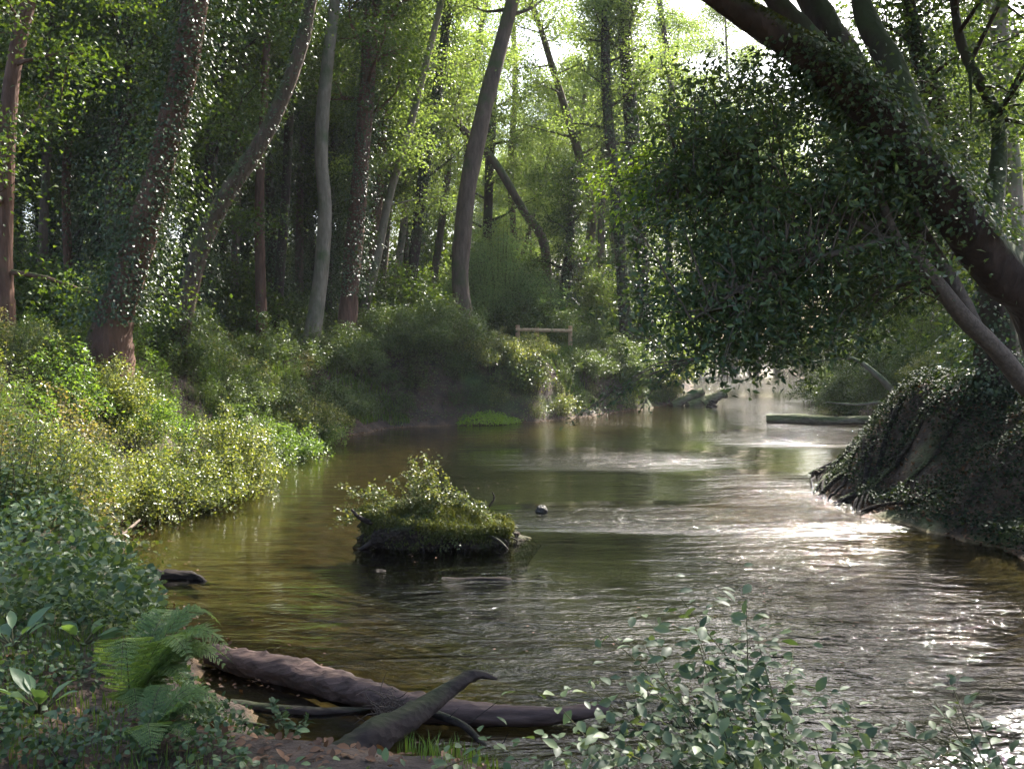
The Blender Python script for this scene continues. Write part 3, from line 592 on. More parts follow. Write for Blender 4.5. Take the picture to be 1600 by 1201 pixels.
while k < 80 and tries < 6000:
    tries += 1
    y = rng.uniform(24, 60); x = rng.uniform(-.6 * y, .12 * y + 1)
    if riv_sd(x, y) < 1.8 or any(math.hypot(x - a, y - b) < 1.5 for a, b in pl) or (690 < fx(x, y) < 960 and y < 40) or (y < 33 and 300 < fx(x, y) < 640): continue
    pl.append((x, y)); k += 1; shrub(['under', 'under2'][k % 2], x, y, "dim undergrowth shrub between the trunks of the left wood", "undergrowth shrubs in the left wood", rng.uniform(.7, 1.2))
for i in range(44):
    y = rng.uniform(60, 80); x = -.62 * y + (i + rng.rand()) / 44 * .80 * y
    if riv_sd(x, y) > 2: shrub(['under', 'under2'][i % 2], x, y, "tall thicket closing the gaps far back in the wood", "thickets far back in the wood", rng.uniform(2.0, 3.2), name="thicket", cat="thicket")
for i in range(22):
    y = rng.uniform(62, 90); x = (.36 + .26 * (i + rng.rand()) / 22) * y
    if riv_sd(x, y) > 2: shrub(['under', 'under2'][i % 2], x, y, "tall thicket far behind the right bank", "thickets far behind the right bank", rng.uniform(2.0, 3.0), name="thicket", cat="thicket")
k = 0; tries = 0
while k < 30 and tries < 6000:
    tries += 1
    y = rng.uniform(24, 62); x = rng.uniform(9, 36)
    if riv_sd(x, y) < 1.0 or x < right_edge(y) or fx(x, y) < 1290 or fx(x, y) > 1700 or any(math.hypot(x - a, y - b) < 1.6 for a, b in pl): continue
    pl.append((x, y)); k += 1; shrub(['under', 'under2'][k % 2], x, y, "leafy shrub under the trees of the right bank", "shrubs on the right bank", rng.uniform(.7, 1.1))
k = 0; tries = 0
while k < 22 and tries < 6000:
    tries += 1
    y = rng.uniform(50, 118); x = rng.uniform(.10 * y, .32 * y)
    if not (0 < riv_sd(x, y) < 6): continue
    k += 1; shrub(['under', 'under2'][k % 2], x, y, "low shrub along the distant water's edge", "shrubs along the distant water", rng.uniform(.7, 1.3))

# ------------------------------------------------------------------ left bank: bramble tangle and its bushes
def G(px, py, z=0.0):
    a = W(px, py, 1.0); v = a - [0, 0, CAMZ]; t = (z - CAMZ) / v[2]; return np.array([0, 0, CAMZ]) + v * t
def spike(seed, n, h, L, asp, per):
    """clump of upright leafy stems (nettle, loosestrife)"""
    rng = rs(seed); a, b = MB(), MB()
    for i in range(n):
        p0 = np.array([rng.normal(0, .22), rng.normal(0, .22), -.05]); hh = h * rng.uniform(.6, 1.15); l = rng.normal(0, .16, 2) * hh
        P = spline([p0, p0 + [l[0] * .3, l[1] * .3, hh * .55], p0 + [l[0], l[1], hh]], 8); tube(a, P, [.005, .004, .002], 3, None, 0, rng, 0, False)
        t = np.sort(rng.uniform(.12, 1, per)) * 6.99; j = t.astype(int); q = P[j] + (P[j + 1] - P[j]) * (t - j)[:, None]
        az = np.arange(per) * 2.4 + rng.normal(0, .4, per); D = np.stack([np.cos(az), np.sin(az), .35 + 0 * az], -1); sz = L * (1.15 - .6 * t / 7) * rng.uniform(.8, 1.2, per)
        leaves(b, q, D, np.tile([0, 0, 1.0], (per, 1)) + rng.normal(0, .25, (per, 3)), sz, sz * asp)
    return a, b
lib = [bush(100, .8, .9, 44, 2100, .058, .75, .07, .1, cane=.005), bush(101, .7, 1.0, 40, 2400, .042, .7, .06, .1, cane=.004),
       bush(102, .9, .75, 44, 2300, .05, .6, .05, .5, cane=.005), spike(103, 26, 1.1, .10, .32, 40), spike(104, 34, .85, .07, .55, 34), bush(105, .6, 1.3, 20, 1500, .065, .5, .06, .0, cane=.006)]
rng = rs(101); mbs = [MB() for i in range(4)]; st = MB(); k = 0; sp = []; tries = 0
while k < 250 and tries < 14000:
    tries += 1
    y = rng.uniform(8.6, 31); x = rng.uniform(-14, -4.2); s_ = float(riv_sd([x], [y])[0])
    if not (.3 < s_ < 6.5) or fx(x, y) < -90 or fx(x, y) > 520: continue
    if s_ > 4 and y > 23: continue
    if any((x - a) ** 2 + (y - b) ** 2 < .36 for a, b in sp): continue
    sp.append((x, y)); k += 1; v_ = float(vn(x, y, .55, 5)) + rng.normal(0, .12); i = min(5, max(0, int(v_ * 6.5)))
    sc = rng.uniform(.55, 1.35) * (.75 if s_ < 1 else 1) * (.8 if y > 22 else 1); rz = rng.uniform(0, 6.28); z = h1(x, y) - .05
    g_ = 0 if i in (0, 2) else 1 if i in (3, 5) else 2 if i == 1 else 3
    if g_ == 1 and y < 13: g_ = 2
    mbs[g_].merge(lib[i][1], (x, y, z), rz, sc); st.merge(lib[i][0], (x, y, z), rz, sc)
for q_, (nm, mt, lb) in zip(mbs, [("bramble_foliage", 'bramble', "pale sunlit brambles sprawling over the left bank"), ("herb_foliage", 'fresh', "fresh green upright herbs among the left bank brambles"), ("small_leaved_foliage", 'rose', "small leaved rosy and cream bramble patches on the left bank"), ("nettle_foliage", 'shade', "darker nettles among the left bank brambles")]):
    if q_.n: tag(q_.build(nm, M[mt]), lb, "undergrowth", None, "stuff")
o = st.build("bramble_canes", M['stem']); tag(o, "thin canes of the tangle on the left bank", "brambles", None, "stuff")
# the tangle of the far left bank, down to its waterline
rng = rs(106); mbs = [MB(), MB()]; st = MB(); k = 0; tries = 0; sp = []
while k < 120 and tries < 9000:
    tries += 1; y = rng.uniform(23, 50); x = rng.uniform(-8, 11); s_ = float(riv_sd([x], [y])[0])
    if not (.25 < s_ < 2.6) or x > np.interp(y, [0, 30, 50], [0, 4, 10.5]) or any((x - a) ** 2 + (y - b) ** 2 < .5 for a, b in sp): continue
    if (abs(fx(x, y) - 750) < 90 and s_ < .55) or (785 < fx(x, y) < 930 and s_ > 1.2): continue
    sp.append((x, y)); k += 1; i = rng.choice([0, 2, 4, 5]); sc = rng.uniform(.8, 1.35) * (.75 if s_ < .9 or s_ > 2 else 1.15); z = h1(x, y) - .1; g_ = int(rng.rand() < (.55 if fx(x, y) > 760 else .12)); rz = rng.uniform(0, 6.28)  # some plants get a paler leaf colour in place of sunlight
    mbs[g_].merge(lib[i][1], (x, y, z), rz, sc); st.merge(lib[i][0], (x, y, z), rz, sc)
tag(mbs[0].build("bank_foliage", M['shade']), "dark low growth hanging down the far left bank", "undergrowth", None, "stuff"); tag(mbs[1].build("sun_paled_bank_foliage", M['bramble']), "low growth along the far left bank, leaf colour paled as if sunlit", "undergrowth", None, "stuff"); tag(st.build("bank_canes", M['stem']), "thin stems of the growth on the far left bank", "undergrowth", None, "stuff")

def one_bush(px, py, d, key, mat, label, name="shrub", cat="shrub", z=None, stem='stem', **k):
    p = W(px, py, d); a, b = bush(**k); zz = h1(p[0], p[1]) if z is None else z
    root = empty(name, (p[0], p[1], zz - .03), label=label, cat=cat)
    a.build("stem", M[stem], root); b.build("foliage", M[mat], root); return root
one_bush(365, 600, 18.5, '', 'bramble', "tallest sunlit shrub on the left bank, with upright yellow green shoots", seed=120, r=1.0, h=1.75, ncane=55, nleaf=8500, L=.06, asp=.6, sig=.07)
one_bush(300, 690, 17.2, '', 'bramble', "bushy shrub drooping over the water in front of the tallest sunlit shrub", seed=121, r=1.0, h=1.0, ncane=60, nleaf=8000, L=.055, asp=.65, sig=.08, droop=.4)
one_bush(385, 700, 21, '', 'shade', "dark shrub overhanging the water's edge right of the bramble slope", seed=122, r=1.0, h=1.3, ncane=60, nleaf=7500, L=.06, asp=.6, sig=.08, droop=.5)
one_bush(235, 640, 16, '', 'bramble', "grey green shrub halfway up the left bank slope", seed=123, r=1.0, h=1.1, ncane=50, nleaf=6500, L=.055, sig=.08)
one_bush(60, 560, 13.6, '', 'bramble', "pale feathery shrub at the left edge on top of the bank", seed=124, r=1.0, h=1.15, ncane=50, nleaf=7000, L=.05, asp=.5, sig=.08)
one_bush(60, 800, 10.2, '', 'dry', "russet dry leaved bramble at the left edge above the near slope", seed=125, r=.55, h=.55, ncane=30, nleaf=2600, L=.05, asp=.7, sig=.06)
one_bush(165, 620, 18.9, '', 'bramble', "shrub at the foot of the leaning ivy trunk", seed=126, r=1.0, h=1.0, ncane=50, nleaf=6500, L=.055, sig=.08)
one_bush(225, 590, 19.3, '', 'fresh', "fresh green shrub just right of the leaning ivy trunk's foot", seed=127, r=.9, h=1.0, ncane=50, nleaf=6000, L=.055, sig=.08)
one_bush(452, 668, 24.3, '', 'fresh', "bright green low bush at the water between the overhanging shrub and the fern recess", seed=128, r=.9, h=.8, ncane=50, nleaf=6500, L=.06, sig=.08, droop=.4)
one_bush(498, 655, 27.6, '', 'fresh', "bright grassy bush at the waterline of the green recess", seed=129, r=1.0, h=.9, ncane=55, nleaf=7500, L=.06, asp=.4, sig=.09, droop=.3)
one_bush(470, 600, 27.5, '', 'bramble', "sunlit shrub above the green recess below the pale trunk", seed=119, r=1.2, h=1.1, ncane=55, nleaf=8000, L=.06, sig=.09)
one_bush(535, 655, 30.6, '', 'shade', "low dark shrub at the water just left of the dark rounded shrub", seed=118, r=.9, h=.8, ncane=50, nleaf=6500, L=.065, sig=.09, droop=.4)
# the mass between the left bank and the fence
one_bush(545, 640, 32.5, '', 'shade', "dark rounded shrub left of the ivy mound at the waterline", seed=130, r=1.1, h=1.5, ncane=60, nleaf=9000, L=.075, sig=.1)
one_bush(615, 640, 34.6, '', 'shade', "broad dark shrub in front of the ivy mound", seed=131, r=1.5, h=1.6, ncane=70, nleaf=12000, L=.08, sig=.11)
one_bush(600, 560, 36, '', 'shade', "upper shrub beneath the tall ivy wrapped trunk", seed=132, r=1.6, h=1.3, ncane=60, nleaf=10000, L=.08, sig=.12)
one_bush(690, 580, 35.4, '', 'shade', "big dark ivy mound spilling down the bank under the bare trunk", seed=133, r=1.9, h=1.7, ncane=90, nleaf=18000, L=.075, sig=.12)
one_bush(700, 530, 37.2, '', 'wood', "light green shrub at the foot of the big bare trunk", seed=134, r=1.2, h=1.35, ncane=50, nleaf=8000, L=.08, sig=.1)
one_bush(775, 600, 35.9, '', 'bramble', "sunlit ivy hanging down the bank right of the dark mound", seed=135, r=1.4, h=.85, ncane=80, nleaf=16000, L=.07, sig=.1, droop=.7)
one_bush(825, 610, 37, '', 'bramble', "golden sunlit creeper at the foot of the bank left of the dry grass", seed=136, r=1.1, h=.7, ncane=60, nleaf=10000, L=.065, sig=.09, droop=.7)
one_bush(905, 600, 39.5, '', 'shade', "grey green shrub on the bank below the wooden fence", seed=137, r=1.1, h=.8, ncane=50, nleaf=7000, L=.075, sig=.1)
one_bush(975, 590, 42, '', 'shade', "leafy shrub right of the fence on the bank corner", seed=138, r=1.3, h=1.7, ncane=60, nleaf=10000, L=.085, sig=.12)
one_bush(1030, 600, 45, '', 'bramble', "bright shrub at the river bend behind the leaning log ends", seed=139, r=1.5, h=1.6, ncane=60, nleaf=11000, L=.09, sig=.12)
one_bush(780, 545, 43.5, '', 'willow', "large pale feathery bush behind the bare trunk and fence", name="bush", cat="bush", seed=140, r=3.0, h=5.2, ncane=150, nleaf=34000, L=.13, asp=.28, sig=.2, droop=.0, cane=.012)
one_bush(930, 545, 46, '', 'airy', "hazy bush filling the gap right of the fence", name="bush", cat="bush", seed=141, r=2.2, h=3.6, ncane=90, nleaf=17000, L=.12, sig=.2, cane=.01)
one_bush(1045, 560, 47, '', 'airy', "sun catching bush hanging over the bend below the shaded tree pair", name="bush", cat="bush", seed=142, r=1.8, h=4.2, ncane=80, nleaf=15000, L=.11, sig=.18, droop=.6, cane=.01)

# ferns
def frond(b, a, rng, az, ln, lift, base, npin=16, wid=.26, det=True, curl=.9):
    t = np.linspace(0, 1, 14); out = ln * t; zz = lift * np.sin(t * pi * .62) * ln - curl * ln * .35 * t ** 2.5
    P = np.stack([np.cos(az) * out * .85, np.sin(az) * out * .85, zz], -1) + base
    tube(a, P, [.004, .003, .001], 3, None, 0, rng, 0, False)
    sd = np.array([-math.sin(az), math.cos(az), 0]); PP = []; DD = []; NN = []; LL = []; WW = []
    for i in range(npin):
        f = .12 + .86 * i / npin; q = f * 13; j = min(int(q), 12); p = P[j] + (P[j + 1] - P[j]) * (q - j); ax = nrm(P[j + 1] - P[j]); up = np.cross(sd, ax); up = up * np.sign(up[2] + 1e-6)
        l = ln * wid * math.sin(min(1, (1 - f) * 1.25 + .05) * pi / 2) * (.55 + .45 * min(1, f * 4))
        for s_ in (-1, 1):
            d = nrm(sd * s_ + ax * .45 - up * .12 + rng.normal(0, .05, 3))
            if not det: PP.append(p); DD.append(d); NN.append(up); LL.append(l); WW.append(l * .24 + .004); continue
            m = max(5, int(l / .0085))
            for k2 in range(m):
                u = (k2 + .5) / m; pl_ = l * .20 * (1 - u * .8) + .003; c = nrm(np.cross(up, d))
                for s2 in (-1, 1):
                    PP.append(p + d * l * u); DD.append(nrm(c * s2 + d * .5)); NN.append(up + rng.normal(0, .1, 3)); LL.append(pl_ * 1.15); WW.append(max(l / m * .95, .004))
    leaves(b, np.array(PP), np.array(DD), np.array(NN), np.array(LL), np.array(WW))
def fern(pos, nfr, ln, label, seed, det=False, lift=.7, name="fern", face=None, group=None):
    rng = rs(seed); a, b = MB(), MB()
    for i in range(nfr):
        az = (rng.uniform(0, 6.28) if face is None else face + rng.uniform(-1.5, 1.5)) ; frond(b, a, rng, az, ln * rng.uniform(.7, 1.1), lift * rng.uniform(.6, 1.3), np.zeros(3), 20 if det else 14, .27, det)
    root = empty(name, tuple(pos), label=label, cat="fern", group=group); a.build("stem", M['stem'], root); b.build("frond", M['fern'], root); return root
def onG(x, y, dz=0.0): return np.array([x, y, h1(x, y) + dz])
fern(onG(-6.3, 22.3), 26, .6, "fern clump hanging over the bank edge right of the dark overhanging shrub", 150, lift=.8)
fern(onG(-6.2, 25.5, .1), 26, .62, "fern clump in the green recess before the dark rounded shrub", 151, lift=.8)
fern(onG(-6.9, 24, .2), 24, .62, "upper fern clump on the green bank beneath the pale trunk", 152, lift=.8)
fern(onG(4.6, 41.6, .3), 16, .95, "arching fern right of the fence on the bank top", 153, lift=.9)
fern(onG(5.4, 42, .0), 14, .9, "fern leaning out above the dry grass at the bank corner", 154, lift=.8)
fern(onG(-2.0, 4.95, .02), 12, .62, "bright green fern with arching fronds in the near left corner", 155, True, .75, face=.2)
fern(onG(-1.75, 4.5, .0), 8, .42, "lower near fern drooping toward the water beneath the bright one", 156, True, .6, face=.1)

# grass
def grass(name, pts, hgt, label, seed, mat='grass', wd=.006, kind="stuff", cat="grass", lean=.5, parent=None):
    rng = rs(seed); n = len(pts); b = MB(); a = rng.uniform(0, 6.28, n); hh = hgt * rng.uniform(.5, 1.2, n); l = rng.uniform(0, lean, n) * hh
    d = np.stack([np.cos(a), np.sin(a), 0 * a], -1); s_ = np.stack([-np.sin(a), np.cos(a), 0 * a], -1) * wd; u = np.array([0, 0, 1.0])
    p = np.asarray(pts); V = np.stack([p - s_, p + s_, p + d * l[:, None] * .35 + u * hh[:, None] * .6 + s_ * .8, p + d * l[:, None] * .35 + u * hh[:, None] * .6 - s_ * .8, p + d * l[:, None] + u * hh[:, None] * .95], 1)
    o_ = (np.arange(n) * 5)[:, None]; b.v.append(V.reshape(-1, 3)); b.n += 5 * n
    b.f.append((np.array([[0, 1, 2, 3]]) + o_, 0, False)); b.f.append((np.array([[3, 2, 4]]) + o_, 0, False))
    o = b.build(name, M[mat], parent)
    if parent is None: tag(o, label, cat, None, kind)
    return o
def field(seed, n, xr, yr, cond, zoff=0.0):
    rng = rs(seed); x = rng.uniform(*xr, n); y = rng.uniform(*yr, n); s_ = riv_sd(x, y); k = cond(x, y, s_); x, y = x[k], y[k]
    return np.stack([x, y, H(x, y) - .01 + zoff], -1)
grass("bank_grass", field(160, 90000, (-12, -3.5), (19, 34), lambda x, y, s: (s > .15) & (s < 7) & (vn(x, y, .6, 6) > .38) & (x / y * F + 800 > 330) & (x / y * F + 800 < 640)), .22, "short green grass on the bank top under the pale trunk", 161, wd=.012)
grass("meadow_grass", field(162, 60000, (-1, 9), (36, 48), lambda x, y, s: (s > .3) & (s < 8) & (vn(x, y, .6, 6) > .35)), .25, "grass around the wooden fence on the bank top", 163, wd=.014)
grass("near_grass", field(164, 16000, (-4.2, .5), (2.6, 7.6), lambda x, y, s: (s > .1) & (vn(x, y, 1.5, 8) > .52)), .12, "thin grass blades among litter in the near left corner", 165, wd=.003)

# cress mat at the waterline, dry grass tuft
rng = rs(170); n = 6500; c0 = G(748, 661); a = rng.uniform(0, 6.28, n); q = np.sqrt(rng.rand(n))
x = c0[0] + np.cos(a) * q * 1.75 * (1 + .15 * np.sin(3 * a)); y = c0[1] + .5 + np.sin(a) * q * 1.5; hz = .42 * (1 - q ** 2.2) + .04
mb = MB(); cloud(mb, rng, np.stack([x, y, hz * rng.uniform(.6, 1.1, n)], -1), .075, .85, T_QUAD, 1.2, 0)
tag(mb.build("water_plant", M['cress']), "bright green cushion of watercress at the foot of the dark bank", "water plant")
c0 = G(880, 640); grass("dry_grass", np.array([c0[0], c0[1] + 1.2, .15]) + rng.normal(0, 1, (2600, 3)) * [.75, .45, .0], .55, "orange brown tuft of dry grass at the foot of the bank", 171, 'dry', .012, None, "grass tuft", 1.0)
rng = rs(172); x = rng.uniform(-6, 8, 60000); y = rng.uniform(8, 47, 60000); s_ = riv_sd(x, y); kk = (s_ > -.25) & (s_ < .7) & (x < np.interp(y, [0, 30, 47], [1, 4, 9])); x, y = x[kk], y[kk]
mb = MB(); cloud(mb, rng, np.stack([x, y, np.maximum(H(x, y), 0) + .02 + .03 * rng.rand(len(x))], -1), .05, .6, T_QUAD, 1.4, 0); tag(mb.build("shore_litter", M['litter']), "fallen leaves and small debris along the left waterline", "leaf litter", None, "stuff")
# trailing growth over the eroded edges, so that the foot of the bank is broken up
rng = rs(173); x = rng.uniform(-7.5, 9, 90000); y = rng.uniform(21, 47, 90000); s_ = riv_sd(x, y); kk = (s_ > .15) & (s_ < 3.4) & (vn(x, y, 1.3, 9) > .22) & (x < np.interp(y, [0, 30, 47], [1, 4, 9])); x, y = x[kk], y[kk]
mb = MB(); cloud(mb, rng, np.stack([x, y, H(x, y) + .4 * vn(x, y, 2, 3) * rng.rand(len(x))], -1), .08, .65, T_QUAD, .9, .2); tag(mb.build("bank_ivy", M['shade']), "creeping ivy over the far left bank slope", "ground ivy", None, "stuff")

rng = rs(175); x = rng.uniform(-6, 6, 900); y = rng.uniform(6.5, 30, 900); s_ = riv_sd(x, y); kk = (s_ < -.1) & ((s_ > -1.0) | (vn(x, y, .7, 3) > .72)); x, y = x[kk], y[kk]
mb = MB(); m_ = len(x); az = rng.uniform(0, 6.28, m_); leaves(mb, np.stack([x, y, np.full(m_, .012)], -1), np.stack([np.cos(az), np.sin(az), 0 * az], -1), np.tile([0, 0, 1.0], (m_, 1)) + rng.normal(0, .08, (m_, 3)), rng.uniform(.03, .06, m_), rng.uniform(.02, .035, m_), T_OVAL)
tag(mb.build("floating_leaves", M['litter']), "fallen leaves drifting on the calm water near the banks", "leaf litter", None, "stuff")
# ------------------------------------------------------------------ island
def island():
    rng = rs(180); c0 = G(680, 852); c0[1] += .35
    root = empty("island", (c0[0], c0[1], 0), label="small tussock island of dark soil topped with grass, midstream", cat="islet")
    m, k = 26, 56; V = []; 
    prof = [(1.0, -.5), (1.02, -.12), (.96, .02), (1.0, .12), (1.05, .24), (1.0, .36), (.86, .46), (.6, .54), (.3, .58), (0.02, .6)]
    for (rr, z) in prof:
        for j in range(k):
            a = j / k * 2 * pi; w_ = 1 + .10 * math.sin(3 * a + 1) + .09 * math.sin(5 * a) + .05 * math.sin(11 * a + z * 9) + rng.normal(0, .05)
            x = math.cos(a) * rr * w_ * 1.05; y = math.sin(a) * rr * w_ * .62; zz = z * (1.12 - .28 * x) + rng.normal(0, .015) if z > .05 else z
            tp = 1 - .45 * max(0, -x - .35) ** 1.3 - .25 * max(0, x - .5); zz = zz * (tp if z > .05 else 1); V.append((x * (1 + .12 * (z < .1)), y, zz))
    V = np.array(V); V[:, 2] = np.where(V[:, 2] > 0, V[:, 2] * .70, V[:, 2]); idx = np.arange(len(prof) * k).reshape(len(prof), k)
    q = np.stack([idx[:-1], np.roll(idx[:-1], -1, 1), np.roll(idx[1:], -1, 1), idx[1:]], -1).reshape(-1, 4)
    mb = MB(); mb.add(V, q, 0, True); mb.build("soil", M['soil'], root)
    top = lambda x, y: np.maximum(.43 - .30 * (np.hypot(x / 1.05, y / .62)) ** 3, .15) * (1.12 - .28 * x) * (1 - .45 * np.maximum(0, -x - .35) ** 1.3 - .25 * np.maximum(0, x - .5))
    n = 9000; a = rng.uniform(0, 6.28, n); r = np.sqrt(rng.rand(n)) * .99; x = np.cos(a) * r * 1.05; y = np.sin(a) * r * .62
    grass("grass", np.stack([x, y, top(x, y)], -1), .13, "", 181, 'moss', .004, parent=root, lean=1.6)
    # overhanging fringe on the near side
    n = 13000; a = rng.uniform(0, 2 * pi, n); x = np.cos(a) * 1.09; y = np.sin(a) * .68; z = (.36 - .40 * rng.rand(n) ** 1.4 * (.35 + vn(a * 2 + 9, a * 0, 1, 1))) * (1.12 - .28 * x)
    mb = MB(); cloud(mb, rng, np.stack([x, y, z], -1) + rng.normal(0, .03, (n, 3)), .05, .35, T_QUAD, .2, 1.2); mb.build("fringe", M['moss'], root)
    # leafy shoots
    a_, b_ = MB(), MB()
    tips = [(-1.35, -.1, .55), (-1.2, .0, .75), (-.9, .1, .95), (-.5, 0, 1.0), (-.15, .05, 1.2), (-.1, .0, 1.32), (0, .1, 1.1), (.3, 0, .85), (.55, -.1, .7), (-.7, -.3, .8), (-.3, -.3, .85), (-1.1, -.3, .5), (.1, -.35, .75), (-.45, .3, 1.0), (.8, -.2, .5), (.25, -.72, .12)]
    for tp in tips:
        for r_ in range(3):
            e = np.array(tp) + rng.normal(0, .09, 3) - [.05 + .12 * (tp[0] < -.6), 0, .03 + .1 * (tp[0] < -.6)]; s0 = np.array([e[0] * .5 + .05, e[1] * .4, .38]); P = spline([s0, (s0 + e) / 2 + [0, 0, .1], e], 8); tube(a_, P, [.006, .004, .002], 3, None, 0, rng, 0, False)
            nn = 75; t = rng.uniform(.1, 1, nn) * 6.99; j = t.astype(int); qq = P[j] + (P[j + 1] - P[j]) * (t - j)[:, None] + rng.normal(0, .035, (nn, 3)); cloud(b_, rng, qq, .048, .62, T_QUAD, .8, .2)
    n = 5200; a = rng.uniform(0, 6.28, n); r = np.sqrt(rng.rand(n)); x = np.cos(a) * r * .95 - .1; y = np.sin(a) * r * .55; kk = vn(x, y, 3, 4) > .42; x, y = x[kk], y[kk]
    cloud(b_, rng, np.stack([x, y, top(x, y) + .02 + .12 * rng.rand(len(x))], -1), .045, .7, T_QUAD, .8, .1)
    a_.build("stem", M['stem'], root); b_.build("foliage", M['isle'], root)
    rt = MB()
    for (p0, p1, p2, r0) in [((-.85, -.3, .3), (-1.08, -.42, .42), (-1.2, -.45, .55), .05), ((-.7, -.45, .2), (-.95, -.55, .05), (-1.15, -.6, -.05), .05), ((.7, -.4, .2), (.95, -.55, .1), (1.1, -.6, -.05), .03), ((.75, .1, .45), (.85, .1, .62), (.82, .1, .72), .02), ((-.2, -.55, .25), (-.15, -.68, .05), (-.1, -.72, -.1), .02)]:
        rt = MB(); tube(rt, [p0, p1, p2], [r0, r0 * .7, r0 * .35], 6, 8, .08, rng); rt.build("root", M['wet'], root)
    for i in range(26):
        a = rng.uniform(pi * .95, 2.05 * pi); x = math.cos(a) * 1.07; y = math.sin(a) * .66; h_ = float(top(x * .9, y * .9)) * .7
        rt = MB(); tube(rt, [(x, y, h_), (x * 1.05 + rng.normal(0, .03), y * 1.08, h_ * .5), (x * 1.04 + rng.normal(0, .1), y * 1.1, -.05)], [.008, .006, .003], 4, 8, .1, rng); rt.build("root", M['wet'], root)
island()

# ------------------------------------------------------------------ dead wood, stones
def wood(name, pts, wd, label, cat, mat, seed, twigs=0, parent=None, sides=12, rough=.07, n=30, world=False):
    rng = rs(seed); P = np.array(pts if world else [W(*p) for p in pts]); b0 = P[0].copy()
    if world: r = np.array(wd)
    else: r = np.array([w_ / 2 / F * p[2] for w_, p in zip(wd, pts)])
    mb = MB(); tube(mb, P - b0, r, sides, n, rough, rng); PS = spline(P - b0, n)
    for i in range(twigs):
        j = rng.randint(3, n - 3); d = nrm(rng.normal(0, 1, 3) + [0, 0, .4]); l = rng.uniform(.08, .3); tube(mb, [PS[j], PS[j] + d * l * .5, PS[j] + d * l + rng.normal(0, .03, 3)], [r.mean() * .22, r.mean() * .15, .002], 5, 6, 0, rng, 0, False)
    if parent is None:
        o = mb.build(name, M[mat]); o.location = tuple(b0); return tag(o, label, cat)
    o = mb.build(name, M[mat], parent); o.location = tuple(b0 - np.array(parent.location)); return o
wood("log", [(330, 1022, 8.8), (392, 1040, 8.5), (470, 1058, 8.25), (560, 1084, 7.85), (640, 1104, 7.55), (720, 1114, 7.4), (840, 1118, 7.35), (950, 1108, 7.4)], [30, 46, 54, 50, 46, 40, 30, 20],
     "long peeled brown log lying across the near water", "log", 'log', 190, 0, sides=20, n=80, rough=.08)
wood("fallen_branch", [(500, 1230, 5.9), (545, 1185, 6.1), (600, 1142, 6.3), (665, 1104, 6.6), (715, 1068, 6.85), (745, 1054, 6.95), (776, 1060, 7.0)], [84, 70, 50, 34, 23, 16, 4],
     "dark forked branch crossing over the peeled log", "branch", 'wet', 191, 0, sides=16, n=46, rough=.1)
wood("fallen_branch", [(280, 1085, 7.9), (380, 1102, 7.75), (480, 1112, 7.6), (590, 1110, 7.7)], [10, 16, 18, 12], "thin dark branch half sunk between fern and peeled log", "branch", 'wet', 192, 1)
wood("fallen_branch", [(290, 1100, 7.4), (350, 1122, 7.2), (420, 1135, 7.1)], [8, 9, 5], "short thin stick beside the half sunk branch near the fern", "stick", 'wet', 193, 3)
wood("fallen_branch", [(640, 1100, 7.4), (720, 1130, 7.2), (760, 1165, 7.0), (800, 1175, 6.9)], [16, 12, 8, 4], "curved root snag below the crossing of log and branch", "branch", 'wet', 194, 5)
rng = rs(195); mb = MB(); c0 = W(600, 1108, 7.1)
for i in range(70):
    d = nrm(rng.normal(0, 1, 3) * [1.3, .6, .6] + [.2, 0, .2]); l = rng.uniform(.08, .24); s0 = rng.normal(0, .06, 3); tube(mb, [s0, s0 + d * l * .5 + rng.normal(0, .02, 3), s0 + d * l], [.005, .004, .0015], 4, 5, 0, rng, 0, False)
o = mb.build("twig_bundle", M['twig']); o.location = tuple(c0); tag(o, "tangle of thin grey twigs caught against the peeled log", "twigs")
wood("driftwood", [(160, 910, 12.0), (205, 905, 12.0), (250, 903, 12), (300, 903, 12), (325, 912, 11.8)], [12, 22, 26, 20, 6], "ragged dark driftwood floating off the near left bank", "driftwood", 'sodden', 196, 4, rough=.2)
wood("driftwood", [(690, 905, 12.0), (740, 908, 11.9), (790, 908, 11.9), (803, 912, 11.9)], [7, 12, 12, 5], "thin stick floating in midstream below the tussock island", "driftwood", 'sodden', 197, 0, rough=.12, n=14)
wood("driftwood", [(572, 892, 12.45), (598, 893, 12.4), (618, 898, 12.3)], [4, 8, 4], "small wood chunk floating beneath the left end of the tussock island", "driftwood", 'sodden', 198, 0, rough=.12, n=10)
wood("stick", [(148, 872, 12.9), (180, 845, 13.6), (218, 812, 14.8)], [6, 6, 4], "long straight stick leaning on the waterline of the bramble slope", "stick", 'twig', 199, 1)
p0 = G(1198, 660); p1 = G(1400, 668); wood("log", [p0 + [0, 0, .13], p0 * .75 + p1 * .25 + [0, .08, .17], (p0 + p1) / 2 + [0, -.03, .16], p0 * .25 + p1 * .75 + [0, .06, .20], p1 + [.3, 0, .22]], [.15, .17, .14, .15, .12], "straight mossy log reaching into the river from the right bank", "log", 'logmoss', 200, 3, world=True, sides=16, rough=.11)
for i, (a_, b_, r_, lb) in enumerate([((1050, 634), (1098, 612), .2, "lower log end of the stack leaning at the river bend"), ((1075, 636), (1118, 622), .26, "middle log end of the stack leaning at the river bend"), ((1098, 632), (1132, 614), .22, "outermost log end tilted up at the river bend")]):
    wood("log", [W(a_[0], a_[1], 44), W((a_[0] + b_[0]) / 2, (a_[1] + b_[1]) / 2 - 1, 44.2), W(b_[0], b_[1], 44.4)], [r_] * 3, lb, "log", 'logmoss', 201 + i, 2, rough=.08, world=True)
